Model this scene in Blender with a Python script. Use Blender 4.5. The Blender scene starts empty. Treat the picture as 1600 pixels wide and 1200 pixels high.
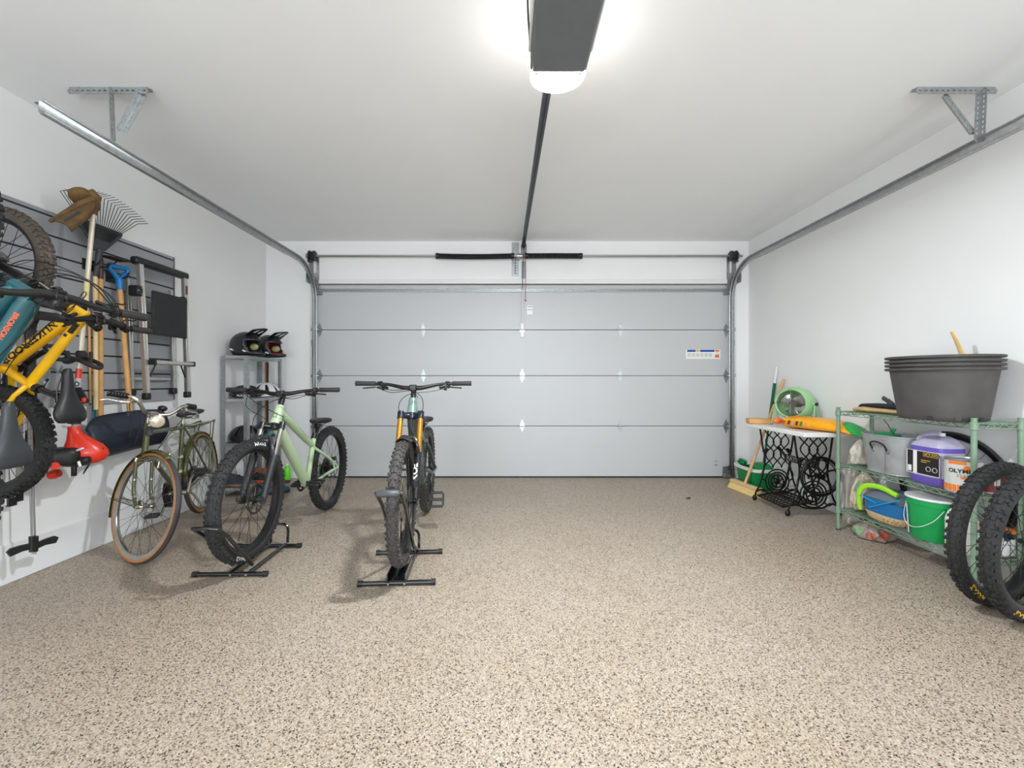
import bpy, math, random
from mathutils import Vector, Matrix, Quaternion
from math import pi, sin, cos, tan, radians, sqrt, atan2, hypot
random.seed(7)
SC = bpy.context.scene
COL = SC.collection

# ------------------------------------------------------------------ camera, light, exposure
FPX, CX, CY, CAMH = 650.0, 790.0, 595.0, 1.15          # focal length and vanishing point in pixels of 1600x1200
cam_data = bpy.data.cameras.new('camera')
cam = bpy.data.objects.new('camera', cam_data); COL.objects.link(cam)
cam.location = (0, 0, CAMH); cam.rotation_euler = (pi / 2, 0, 0)
cam_data.sensor_width = 36; cam_data.sensor_fit = 'HORIZONTAL'
cam_data.lens = FPX / 1600 * 36
cam_data.shift_x = (800 - CX) / 1600; cam_data.shift_y = -(600 - CY) / 1600
cam_data.clip_start = 0.05
SC.camera = cam
SC.view_settings.view_transform = 'Standard'; SC.view_settings.look = 'None'
SC.view_settings.gamma = 1; SC.view_settings.exposure = 0.52
SC.view_settings.use_curve_mapping = False
w = bpy.data.worlds.new('world'); SC.world = w; w.use_nodes = True
w.node_tree.nodes['Background'].inputs[0].default_value = (1, 1, 1, 1)
w.node_tree.nodes['Background'].inputs[1].default_value = 0.15
def area(name, loc, rot, sx, sy, e, col=(1, 1, 1)):
    l = bpy.data.lights.new(name, 'AREA'); l.shape = 'RECTANGLE'; l.size = sx; l.size_y = sy; l.energy = e; l.color = col
    o = bpy.data.objects.new(name, l); COL.objects.link(o); o.location = loc; o.rotation_euler = rot
    return o
area('overhead_fill', (0.25, -1.1, 2.74), (0, 0, 0), 2.6, 1.4, 5, (.85, .935, 1.0))  # added ambient fill under the ceiling behind the camera, no fixture modelled
area('back_fill', (0.0, -3.2, 1.5), (pi / 2 + .45, 0, 0), 4.8, 2.2, 222, (.85, .935, 1.0))  # added fill before the closed back wall, tilted up to even out the shading

# ------------------------------------------------------------------ helpers
def at(px, py, Y):
    """world point seen at a pixel, at distance Y"""
    return Vector(((px - CX) * Y / FPX, Y, CAMH - (py - CY) * Y / FPX))
def lin(c):
    c = c / 255.0
    return c / 12.92 if c <= 0.04045 else ((c + 0.055) / 1.055) ** 2.4
def rgb(c): return (lin(c[0]), lin(c[1]), lin(c[2]), 1)
MATS = {}
def mat(name, c, rough=0.5, metal=0.0, var=0.06, scale=25, bump=0.0, bscale=200, trans=0.0, alpha=1.0, coat=0.0, emit=0.0, spec=0.5):
    if name in MATS: return MATS[name]
    m = bpy.data.materials.new(name); m.use_nodes = True; nt = m.node_tree; b = nt.nodes['Principled BSDF']
    b.inputs['Roughness'].default_value = rough; b.inputs['Metallic'].default_value = metal
    b.inputs['Transmission Weight'].default_value = trans; b.inputs['Alpha'].default_value = alpha
    b.inputs['Coat Weight'].default_value = coat; b.inputs['Specular IOR Level'].default_value = spec
    tc = nt.nodes.new('ShaderNodeTexCoord')
    col = rgb(c)
    if var > 0:
        n = nt.nodes.new('ShaderNodeTexNoise'); n.inputs['Scale'].default_value = scale; n.inputs['Detail'].default_value = 3
        r = nt.nodes.new('ShaderNodeValToRGB')
        r.color_ramp.elements[0].position = 0.3; r.color_ramp.elements[1].position = 0.7
        r.color_ramp.elements[0].color = tuple(x * (1 - var) for x in col[:3]) + (1,)
        r.color_ramp.elements[1].color = tuple(min(1, x * (1 + var)) for x in col[:3]) + (1,)
        nt.links.new(tc.outputs['Object'], n.inputs['Vector']); nt.links.new(n.outputs['Fac'], r.inputs['Fac'])
        nt.links.new(r.outputs['Color'], b.inputs['Base Color'])
    else: b.inputs['Base Color'].default_value = col
    if bump > 0:
        n2 = nt.nodes.new('ShaderNodeTexNoise'); n2.inputs['Scale'].default_value = bscale
        bp = nt.nodes.new('ShaderNodeBump'); bp.inputs['Strength'].default_value = bump; bp.inputs['Distance'].default_value = 0.002
        nt.links.new(tc.outputs['Object'], n2.inputs['Vector']); nt.links.new(n2.outputs['Fac'], bp.inputs['Height'])
        nt.links.new(bp.outputs['Normal'], b.inputs['Normal'])
    if emit > 0:
        b.inputs['Emission Color'].default_value = col; b.inputs['Emission Strength'].default_value = emit
    MATS[name] = m
    return m

ROOTM = {}
def tag(o, label=None, cat=None, group=None, kind=None):
    if label: o['label'] = label
    if cat: o['category'] = cat
    if group: o['group'] = group
    if kind: o['kind'] = kind
    return o
def thing(name, label, cat, loc=(0, 0, 0), M=None, group=None, kind=None):
    o = bpy.data.objects.new(name, None); COL.objects.link(o); o.empty_display_size = 0.1
    m = M if M is not None else Matrix.Translation(Vector(loc))
    o.matrix_world = m; ROOTM[o] = m.copy()
    return tag(o, label, cat, group, kind)
def root_of(o):
    while o.parent is not None: o = o.parent
    return o
def frame_of(d, up=Vector((0, 0, 1))):
    """rotation whose z is d"""
    d = Vector(d).normalized()
    x = Vector(up).cross(d)
    if x.length < 1e-5: x = Vector((1, 0, 0)).cross(d) if abs(d.x) < .9 else Vector((0, 1, 0)).cross(d)
    x.normalize(); y = d.cross(x)
    return Matrix((x, y, d)).transposed()
def catmull(pts, k=8, closed=False):
    P = [Vector(p) for p in pts]; n = len(P); out = []
    for i in range(n if closed else n - 1):
        p0 = P[(i - 1) % n] if closed or i > 0 else P[0] * 2 - P[1]
        p1 = P[i]; p2 = P[(i + 1) % n]
        p3 = P[(i + 2) % n] if closed or i + 2 < n else P[-1] * 2 - P[-2]
        for j in range(k):
            t = j / k
            out.append(0.5 * ((2 * p1) + (p2 - p0) * t + (2 * p0 - 5 * p1 + 4 * p2 - p3) * t * t + (3 * p1 - p0 - 3 * p2 + p3) * t ** 3))
    if not closed: out.append(P[-1])
    return out
class MB:
    def __init__(s, M=None): s.v = []; s.f = []; s.mi = []; s.M = M or Matrix(); s.cur = 0
    def add(s, vs, fs, M=None):
        b = len(s.v); T = s.M @ M if M is not None else s.M
        s.v += [T @ Vector(v) for v in vs]; s.f += [tuple(i + b for i in f) for f in fs]; s.mi += [s.cur] * len(fs)
        return s
    def tube(s, pts, r=0.01, n=8, closed=False, caps=True, sq=(1, 1), up=None):
        P = [Vector(p) for p in pts]; m = len(P)
        R = [r] * m if not isinstance(r, (list, tuple)) else ([r[0] + (r[1] - r[0]) * i / (m - 1) for i in range(m)] if len(r) == 2 and m != 2 else list(r))
        T = []
        for i in range(m):
            a = P[(i - 1) % m] if closed or i > 0 else P[i]; b = P[(i + 1) % m] if closed or i < m - 1 else P[i]
            d = b - a; T.append(d.normalized() if d.length > 1e-9 else Vector((0, 0, 1)))
        ref = Vector(up) if up else (Vector((0, 0, 1)) if abs(T[0].z) < .9 else Vector((0, 1, 0)))
        x = (ref - T[0] * ref.dot(T[0])).normalized(); vs = []; fs = []
        for i in range(m):
            if i > 0: x = T[i - 1].rotation_difference(T[i]) @ x
            x = (x - T[i] * x.dot(T[i])).normalized(); y = T[i].cross(x)
            for j in range(n):
                a = 2 * pi * (j + .5) / n
                vs.append(P[i] + x * (cos(a) * R[i] * sq[0]) + y * (sin(a) * R[i] * sq[1]))
        for i in range(m if closed else m - 1):
            for j in range(n):
                a = i * n; b = ((i + 1) % m) * n
                fs.append((a + j, a + (j + 1) % n, b + (j + 1) % n, b + j))
        if caps and not closed: fs.append(tuple(range(n - 1, -1, -1))); fs.append(tuple((m - 1) * n + j for j in range(n)))
        return s.add(vs, fs)
    def line(s, a, b, r=0.01, n=8, r2=None): return s.tube([a, b], [r, r if r2 is None else r2], n)
    def box(s, c, d, R=None, ch=0.0):
        c = Vector(c); hx, hy, hz = d[0] / 2, d[1] / 2, d[2] / 2
        M = Matrix.Translation(c) @ (R.to_4x4() if R is not None else Matrix())
        k = min(ch, hx * .9, hy * .9, hz * .9)
        if k <= 0:
            vs = [(x, y, z) for x in (-hx, hx) for y in (-hy, hy) for z in (-hz, hz)]
            return s.add(vs, [(0, 1, 3, 2), (4, 6, 7, 5), (0, 4, 5, 1), (2, 3, 7, 6), (0, 2, 6, 4), (1, 5, 7, 3)], M)
        vs = []; ix = {}
        for sx in (-1, 1):
            for sy in (-1, 1):
                for sz in (-1, 1):
                    for a in range(3):
                        p = [sx * (hx - k), sy * (hy - k), sz * (hz - k)]; p[a] = (sx, sy, sz)[a] * (hx, hy, hz)[a]
                        ix[(sx, sy, sz, a)] = len(vs); vs.append(p)
        fs = []
        for a in range(3):
            b, c2 = (a + 1) % 3, (a + 2) % 3
            for sg in (-1, 1):
                q = []
                for (u, v) in ((-1, -1), (1, -1), (1, 1), (-1, 1)):
                    t = [0, 0, 0]; t[a] = sg; t[b] = u; t[c2] = v; q.append(ix[(t[0], t[1], t[2], a)])
                fs.append(tuple(q if sg > 0 else q[::-1]))
            for u in (-1, 1):
                for v in (-1, 1):
                    q = []
                    for (sg, f) in ((-1, b), (1, b), (1, c2), (-1, c2)):
                        t = [0, 0, 0]; t[a] = sg; t[b] = u; t[c2] = v; q.append(ix[(t[0], t[1], t[2], f)])
                    fs.append(tuple(q if u * v < 0 else q[::-1]))
        for sx in (-1, 1):
            for sy in (-1, 1):
                for sz in (-1, 1):
                    q = [ix[(sx, sy, sz, a)] for a in range(3)]; fs.append(tuple(q if sx * sy * sz > 0 else q[::-1]))
        return s.add(vs, fs, M)
    def grid(s, fn, nu, nv, cu=False, cv=False, skip=None):
        vs = [fn(i / (nu if cu else nu - 1), j / (nv if cv else nv - 1)) for i in range(nu) for j in range(nv)]; fs = []
        for i in range(nu if cu else nu - 1):
            for j in range(nv if cv else nv - 1):
                if skip and skip((i + .5) / (nu if cu else nu - 1), (j + .5) / (nv if cv else nv - 1)): continue
                a, b = i, (i + 1) % nu; c, d = j, (j + 1) % nv
                fs.append((a * nv + c, b * nv + c, b * nv + d, a * nv + d))
        return s.add(vs, fs)
    def lathe(s, prof, n=24, M=None, a0=0, a1=2 * pi):
        full = abs(a1 - a0) > 6.28; m = len(prof); vs = []; fs = []; k = n if full else n + 1
        for i in range(k):
            a = a0 + (a1 - a0) * i / n
            for (r, z) in prof: vs.append((r * cos(a), r * sin(a), z))
        for i in range(n):
            b = (i + 1) % k
            for j in range(m - 1): fs.append((i * m + j, b * m + j, b * m + j + 1, i * m + j + 1))
        return s.add(vs, fs, M)
    def cyl(s, a, b, r, n=16, r2=None): return s.tube([a, b], [r, r if r2 is None else r2], n)
    def ball(s, c, d, n=16, m=10, R=None):
        c = Vector(c); R = R or Matrix.Identity(3)
        return s.grid(lambda u, v: c + R @ Vector((d[0] * cos(2 * pi * u) * sin(pi * v), d[1] * sin(2 * pi * u) * sin(pi * v), d[2] * cos(pi * v))), n, m, cu=True)
    def prism(s, poly, h0, h1, M=None):
        n = len(poly); vs = [(x, y, h0) for x, y in poly] + [(x, y, h1) for x, y in poly]
        fs = [tuple(range(n - 1, -1, -1)), tuple(range(n, 2 * n))] + [(i, (i + 1) % n, n + (i + 1) % n, n + i) for i in range(n)]
        return s.add(vs, fs, M)
    def loft(s, rings, caps=True, closed=False):
        m = len(rings); n = len(rings[0]); vs = [p for r in rings for p in r]
        fs = [(i * n + j, i * n + (j + 1) % n, ((i + 1) % m) * n + (j + 1) % n, ((i + 1) % m) * n + j) for i in range(m if closed else m - 1) for j in range(n)]
        if caps and not closed: fs += [tuple(range(n - 1, -1, -1)), tuple((m - 1) * n + j for j in range(n))]
        return s.add(vs, fs)
    def build(s, name, m, parent=None, world=False, smooth=38, solid=0.0, sub=0, kind=None, label=None, shadow=True):
        me = bpy.data.meshes.new(name); V = s.v
        if world and parent is not None:
            inv = ROOTM[root_of(parent)].inverted(); V = [inv @ v for v in V]
        me.from_pydata([tuple(v) for v in V], [], s.f)
        ms = m if isinstance(m, (list, tuple)) else [m]
        for x in ms: me.materials.append(x)
        if len(ms) > 1: me.polygons.foreach_set('material_index', s.mi)
        me.validate(); me.update()
        import bmesh
        bm = bmesh.new(); bm.from_mesh(me); bmesh.ops.recalc_face_normals(bm, faces=bm.faces); bm.to_mesh(me); bm.free()
        if smooth:
            me.polygons.foreach_set('use_smooth', [True] * len(me.polygons)); me.set_sharp_from_angle(angle=radians(smooth))
        o = bpy.data.objects.new(name, me); COL.objects.link(o)
        if parent is not None: o.parent = parent
        if solid:
            md = o.modifiers.new('solid', 'SOLIDIFY'); md.thickness = solid; md.offset = 0
        if sub:
            md = o.modifiers.new('sub', 'SUBSURF'); md.levels = sub; md.render_levels = sub
        if kind: o['kind'] = kind
        if label: o['label'] = label
        return o
def copy_tree(o, parent=None):
    c = o.copy(); COL.objects.link(c); c.parent = parent
    if parent is None and o in ROOTM: ROOTM[c] = ROOTM[o].copy()
    for ch in o.children:
        copy_tree(ch, c)
    return c
def circ(n, f): return [f(2 * pi * i / n) for i in range(n)]
def sring(c, ax, ay, hx, hy, n=16, e=2.0):
    """superellipse ring around c"""
    out = []
    for i in range(n):
        a = 2 * pi * i / n; ca, sa = cos(a), sin(a)
        out.append(Vector(c) + Vector(ax) * (hx * math.copysign(abs(ca) ** (2 / e), ca)) + Vector(ay) * (hy * math.copysign(abs(sa) ** (2 / e), sa)))
    return out
FONT_CACHE = {}
def text_geo(txt, size, bold=False):
    cu = bpy.data.curves.new('lettering_curve', 'FONT'); cu.body = txt; cu.size = size; cu.resolution_u = 3
    cu.align_x = 'CENTER'; cu.align_y = 'CENTER'
    if bold: cu.offset = size * 0.034
    o = bpy.data.objects.new('lettering_curve', cu); COL.objects.link(o)
    dg = bpy.context.evaluated_depsgraph_get(); ev = o.evaluated_get(dg); me = ev.to_mesh()
    vs = [v.co.copy() for v in me.vertices]; fs = [tuple(p.vertices) for p in me.polygons]
    ev.to_mesh_clear(); bpy.data.objects.remove(o); bpy.data.curves.remove(cu)
    return vs, fs
def lettering(mb, txt, size, fn, sx=1.0, bold=True):
    vs, fs = text_geo(txt, size, bold)
    mb.add([fn(v.x * sx, v.y) for v in vs], fs)
    return mb
def plane_fn(c, u, v, off=0.0012):
    c, u, v = Vector(c), Vector(u).normalized(), Vector(v).normalized(); n = u.cross(v)
    return lambda x, y: c + u * x + v * y + n * off
def cyl_fn(c, axis, up, r, lift=0.001):
    """letters run along axis and wrap round a tube; up: where the letters' tops point on the visible side"""
    c, a = Vector(c), Vector(axis).normalized(); up = Vector(up); up = (up - a * up.dot(a)).normalized(); n = a.cross(up)
    return lambda x, y: c + a * x + (n * cos(y / r) + up * sin(y / r)) * (r + lift)
def sheet(mb, poly, fn):
    mb.add([fn(x, y) for x, y in poly], [tuple(range(len(poly)))])
    return mb
# ------------------------------------------------------------------ materials
M_wall = mat('wall_paint', (240, 239, 238), .55, var=.012, scale=3, bump=.05, bscale=60)
M_ceil = mat('ceiling_paint', (246, 246, 246), .7, var=.01, scale=3, bump=.08, bscale=120)
M_curb = mat('concrete_curb_paint', (234, 234, 234), .45, var=.02, scale=6, bump=.06, bscale=30)
M_door = mat('door_steel_white', (193, 193, 194), .42, var=.008, scale=5, bump=.12, bscale=90)
M_white = mat('white_plastic', (232, 231, 228), .4, var=.01)
M_galv = mat('galvanized_steel', (178, 181, 182), .36, .85, var=.14, scale=40)
M_galvd = mat('galvanized_steel_dull', (150, 153, 154), .45, .75, var=.16, scale=60)
M_steel = mat('bare_steel', (165, 162, 156), .33, .9, var=.05)
M_chrome = mat('chrome', (205, 200, 192), .12, 1.0, var=.03)
M_black = mat('black_plastic', (26, 26, 27), .45, var=.15)
M_blackg = mat('black_gloss', (20, 20, 22), .22, var=.1, coat=.4)
M_anod = mat('black_anodised', (34, 32, 31), .35, .35, var=.1)
M_grip = mat('grip_rubber', (44, 40, 39), .75, var=.1)
M_rubber = mat('tire_rubber', (38, 37, 37), .78, var=.22, scale=14)
M_rubdust = mat('tire_rubber_dusty', (86, 76, 68), .88, var=.28, scale=9)
M_rubgrey = mat('tire_rubber_grey', (66, 62, 59), .82, var=.25, scale=8)
M_rim = mat('rim_black', (30, 30, 31), .35, .2, var=.08)
M_spoke = mat('spoke_black', (40, 38, 37), .35, .5, var=0)
M_spokes = mat('spoke_steel', (110, 104, 98), .3, .8, var=0)
M_rotor = mat('brake_rotor_steel', (95, 95, 96), .3, .9, var=.05)
M_cable = mat('cable_housing', (28, 27, 27), .4, var=0)
M_red = mat('red_plastic', (226, 48, 22), .3, var=.05, coat=.3)
M_wood = mat('ash_wood', (214, 160, 96), .5, var=.16, scale=9)
M_woodl = mat('pale_wood', (226, 196, 148), .5, var=.1, scale=9)
M_slat = mat('slatwall_grey', (156, 158, 162), .5, var=.03, scale=4)
M_slatd = mat('slat_groove', (40, 41, 44), .6, var=.05)
M_dkgrey = mat('dark_grey_plastic', (70, 72, 75), .5, var=.08)
M_lettw = mat('lettering_white', (236, 236, 236), .5, var=0)
M_lettk = mat('lettering_black', (28, 26, 20), .5, var=0)

def floor_material():
    m = bpy.data.materials.new('epoxy_flake_floor'); m.use_nodes = True; nt = m.node_tree; b = nt.nodes['Principled BSDF']
    tc = nt.nodes.new('ShaderNodeTexCoord')
    warp = nt.nodes.new('ShaderNodeTexNoise'); warp.inputs['Scale'].default_value = 90; warp.inputs['Detail'].default_value = 2
    mixv = nt.nodes.new('ShaderNodeVectorMath'); mixv.operation = 'MULTIPLY_ADD'; mixv.inputs[1].default_value = (.004, .004, .004)
    nt.links.new(tc.outputs['Object'], warp.inputs['Vector']); nt.links.new(warp.outputs['Color'], mixv.inputs[0]); nt.links.new(tc.outputs['Object'], mixv.inputs[2])
    v = nt.nodes.new('ShaderNodeTexVoronoi'); v.feature = 'F1'; v.inputs['Scale'].default_value = 235
    nt.links.new(mixv.outputs[0], v.inputs['Vector'])
    sep = nt.nodes.new('ShaderNodeSeparateColor'); nt.links.new(v.outputs['Color'], sep.inputs[0])
    r = nt.nodes.new('ShaderNodeValToRGB'); cr = r.color_ramp; cr.interpolation = 'CONSTANT'
    stops = [(0.0, (173, 158, 142)), (.40, (160, 144, 128)), (.60, (189, 178, 164)), (.74, (139, 120, 103)), (.83, (118, 105, 95)), (.895, (84, 72, 64)), (.95, (36, 31, 29))]
    cr.elements[0].color = rgb(stops[0][1]); cr.elements[1].position = stops[1][0]; cr.elements[1].color = rgb(stops[1][1])
    for p, c in stops[2:]:
        e = cr.elements.new(p); e.color = rgb(c)
    nt.links.new(sep.outputs[0], r.inputs['Fac'])
    n = nt.nodes.new('ShaderNodeTexNoise'); n.inputs['Scale'].default_value = 1.3; n.inputs['Detail'].default_value = 2
    nt.links.new(tc.outputs['Object'], n.inputs['Vector'])
    r2 = nt.nodes.new('ShaderNodeValToRGB'); r2.color_ramp.elements[0].color = (.95, .925, .89, 1); r2.color_ramp.elements[1].color = (1, 1, 1, 1)
    r2.color_ramp.elements[0].position = .35; r2.color_ramp.elements[1].position = .65
    nt.links.new(n.outputs['Fac'], r2.inputs['Fac'])
    mx = nt.nodes.new('ShaderNodeMix'); mx.data_type = 'RGBA'; mx.blend_type = 'MULTIPLY'; mx.inputs[0].default_value = 1
    nt.links.new(r.outputs['Color'], mx.inputs[6]); nt.links.new(r2.outputs['Color'], mx.inputs[7])
    nt.links.new(mx.outputs[2], b.inputs['Base Color'])
    b.inputs['Roughness'].default_value = .42; b.inputs['Specular IOR Level'].default_value = .35
    bp = nt.nodes.new('ShaderNodeBump'); bp.inputs['Strength'].default_value = .12; bp.inputs['Distance'].default_value = .001
    nt.links.new(v.outputs['Distance'], bp.inputs['Height']); nt.links.new(bp.outputs['Normal'], b.inputs['Normal'])
    return m

# ------------------------------------------------------------------ room shell
XL, XR, YD, ZC = -2.83, 2.87, 4.917, 2.80
YB = -3.4
DL, DR, DT = -2.26, 2.675, 2.30          # door opening
def structure(name, mb, m, **k): o = mb.build(name, m, smooth=0, **k); o['kind'] = 'structure'; return o
structure('floor', MB().box(((XL + XR) / 2, (YB + YD) / 2 + .1, -.05), (XR - XL + .6, YD - YB + .7, .1)), floor_material())
structure('ceiling', MB().box(((XL + XR) / 2, (YB + YD) / 2 + .1, ZC + .05), (XR - XL + .6, YD - YB + .7, .1)), M_ceil)
structure('wall_left', MB().box((XL - .06, (YB + YD) / 2, ZC / 2), (.12, YD - YB + .3, ZC)), M_wall)
structure('wall_right', MB().box((XR + .06, (YB + YD) / 2, ZC / 2), (.12, YD - YB + .3, ZC)), M_wall)
structure('wall_back', MB().box(((XL + XR) / 2, YB - .06, ZC / 2), (XR - XL, .12, ZC)), M_wall)
wf = MB()
wf.box(((XL + DL) / 2, YD + .08, ZC / 2), (DL - XL, .16, ZC)); wf.box(((DR + XR) / 2, YD + .08, ZC / 2), (XR - DR, .16, ZC))
wf.box(((DL + DR) / 2, YD + .08, (DT + ZC) / 2), (DR - DL, .16, ZC - DT))
structure('wall_front', wf, M_wall)
structure('baseboard_left', MB().box((XL + .007, (YB + YD) / 2, .1125), (.014, YD - YB, .225), ch=.004), M_curb)
tr = MB()
tr.box((DL - .02, YD - .008, DT / 2), (.05, .016, DT), ch=.003); tr.box((DR + .02, YD - .008, DT / 2), (.05, .016, DT), ch=.003)
structure('trim_1', tr, M_white)
structure('trim_2', MB().box(((DL + DR) / 2, YD - .008, DT + .02), (DR - DL + .09, .016, .05), ch=.003), M_white)

# ------------------------------------------------------------------ sectional door
door = thing('door_1', 'white four-section steel garage door closing the far end', 'garage door', ((DL + DR) / 2, YD + .03, 0), kind='structure')
ZJ = [0.012, .613, 1.21, 1.755, 2.29]
for i in range(4):
    z0, z1 = ZJ[i] + .0025, ZJ[i + 1] - .0025
    MB().box(((DL + DR) / 2, YD + .045, (z0 + z1) / 2), (DR - DL - .02, .045, z1 - z0), ch=.004).build('door_panel', M_door, door, True, 0)
MB().box(((DL + DR) / 2, YD + .045, .008), (DR - DL - .02, .04, .016)).build('bottom_seal', M_black, door, True, 0)
MB().box(((DL + DR) / 2, YD + .075, 1.15), (DR - DL, .012, 2.28)).build('weather_backing', M_slatd, door, True, 0)
st = MB()
for (x0, x1, z0, z1, dy) in ((DL + .06, DR - .06, 2.222, 2.238, -.02), (DL + .06, DR - .06, 2.205, 2.224, -.006)):
    st.box(((x0 + x1) / 2, YD + .019 + dy / 2, (z0 + z1) / 2), (x1 - x0, .008 + abs(dy), z1 - z0), ch=.003)
st.build('top_strut', M_galv, door, True, 0)
HX = [-2.205, -.976, .197, 1.36, 2.615]
def hinge(x, z, end):
    d = MB()
    pr = [(0, .085), (.028, .02), (.03, 0), (.028, -.02), (0, -.085), (-.028, -.02), (-.03, 0), (-.028, .02)]
    d.prism(pr, 0, .004, Matrix.Translation((x, YD + .021, z)) @ Matrix.Rotation(pi / 2, 4, 'X'))
    d.cyl((x - .032, YD + .012, z), (x + .032, YD + .012, z), .008, 10)
    for dz in (.05, -.05): d.cyl((x, YD + .018, z + dz), (x, YD + .011, z + dz), .006, 8)
    if end:
        s = -1 if x < 0 else 1
        d.cyl((x, YD - .004, z), (x + s * .075, YD - .03, z), .006, 8); d.cyl((x + s * .055, YD - .03, z), (x + s * .075, YD - .03, z), .022, 14)
    d.build('hinge', M_galv, door, True)
for k in (1, 2, 3):
    for x in HX: hinge(x, ZJ[k], x in (HX[0], HX[-1]))
for x, s in ((HX[0], -1), (HX[-1], 1)):
    f = MB(); f.box((x, YD + .015, .07), (.09, .012, .13), ch=.003); f.box((x, YD - .005, .03), (.07, .03, .05), ch=.004)
    f.cyl((x, YD - .02, .035), (x + s * .08, YD - .03, .035), .007, 8)
    f.build('bottom_bracket', M_galvd, door, True)
    t = MB(); t.box((x + .0, YD + .005, 2.2), (.07, .03, .07), ch=.004); t.box((x, YD - .012, 2.215), (.05, .03, .03), ch=.004); t.cyl((x, YD - .02, 2.2), (x + s * .07, YD - .03, 2.2), .006, 8)
    t.build('top_bracket', M_galvd, door, True)
# stickers on the door
sk = MB(); F = plane_fn((2.345, YD + .0215, 1.465), (1, 0, 0), (0, 0, 1), .0)
def qd(mb, F, x0, y0, x1, y1, off=0): mb.add([F(x0, y0) - Vector((0, off, 0)), F(x1, y0) - Vector((0, off, 0)), F(x1, y1) - Vector((0, off, 0)), F(x0, y1) - Vector((0, off, 0))], [(0, 1, 2, 3)])
qd(sk, F, -.205, -.055, .205, .055); sk.cur = 1
qd(sk, F, -.19, .028, -.09, .053, .0006); qd(sk, F, -.035, .028, .135, .053, .0006); sk.cur = 2
qd(sk, F, -.085, .03, -.04, .053, .0006); sk.cur = 3
qd(sk, F, .14, -.04, .19, -.005, .0006); qd(sk, F, .145, .03, .19, .05, .0006); sk.cur = 4
qd(sk, F, .155, .002, .18, .018, .0006)
for i in range(6): qd(sk, F, -.185 + i * .05, -.03, -.145 + i * .05, .012, .0006)
sk.build('warning_sticker', [M_white, mat('sticker_blue', (24, 66, 160), .5, var=0), mat('sticker_yellow', (214, 190, 110), .5, var=0), mat('sticker_orange', (226, 110, 34), .5, var=0), mat('sticker_grey', (206, 204, 200), .5, var=0)], door, True, 0)
s2 = MB(); F = plane_fn((2.5, YD + .0215, .18), (1, 0, 0), (0, 0, 1), .0); qd(s2, F, -.025, -.045, .02, .03); s2.cur = 1
qd(s2, F, -.02, .012, .015, .02, .0006); qd(s2, F, -.02, -.035, .015, -.025, .0006)
s2.build('warning_sticker', [M_door, mat('sticker_red', (196, 40, 40), .5, var=0)], door, True, 0)
s3 = MB(); F = plane_fn((.29, YD + .0215, 1.99), (1, 0, 0), (0, 0, 1), .0); qd(s3, F, -.035, -.05, .03, .055); s3.cur = 1
qd(s3, F, -.03, .035, .025, .042, .0006); qd(s3, F, -.03, .0, .025, .007, .0006)
s3.build('warning_sticker', [M_white, M_dkgrey], door, True, 0)

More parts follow.
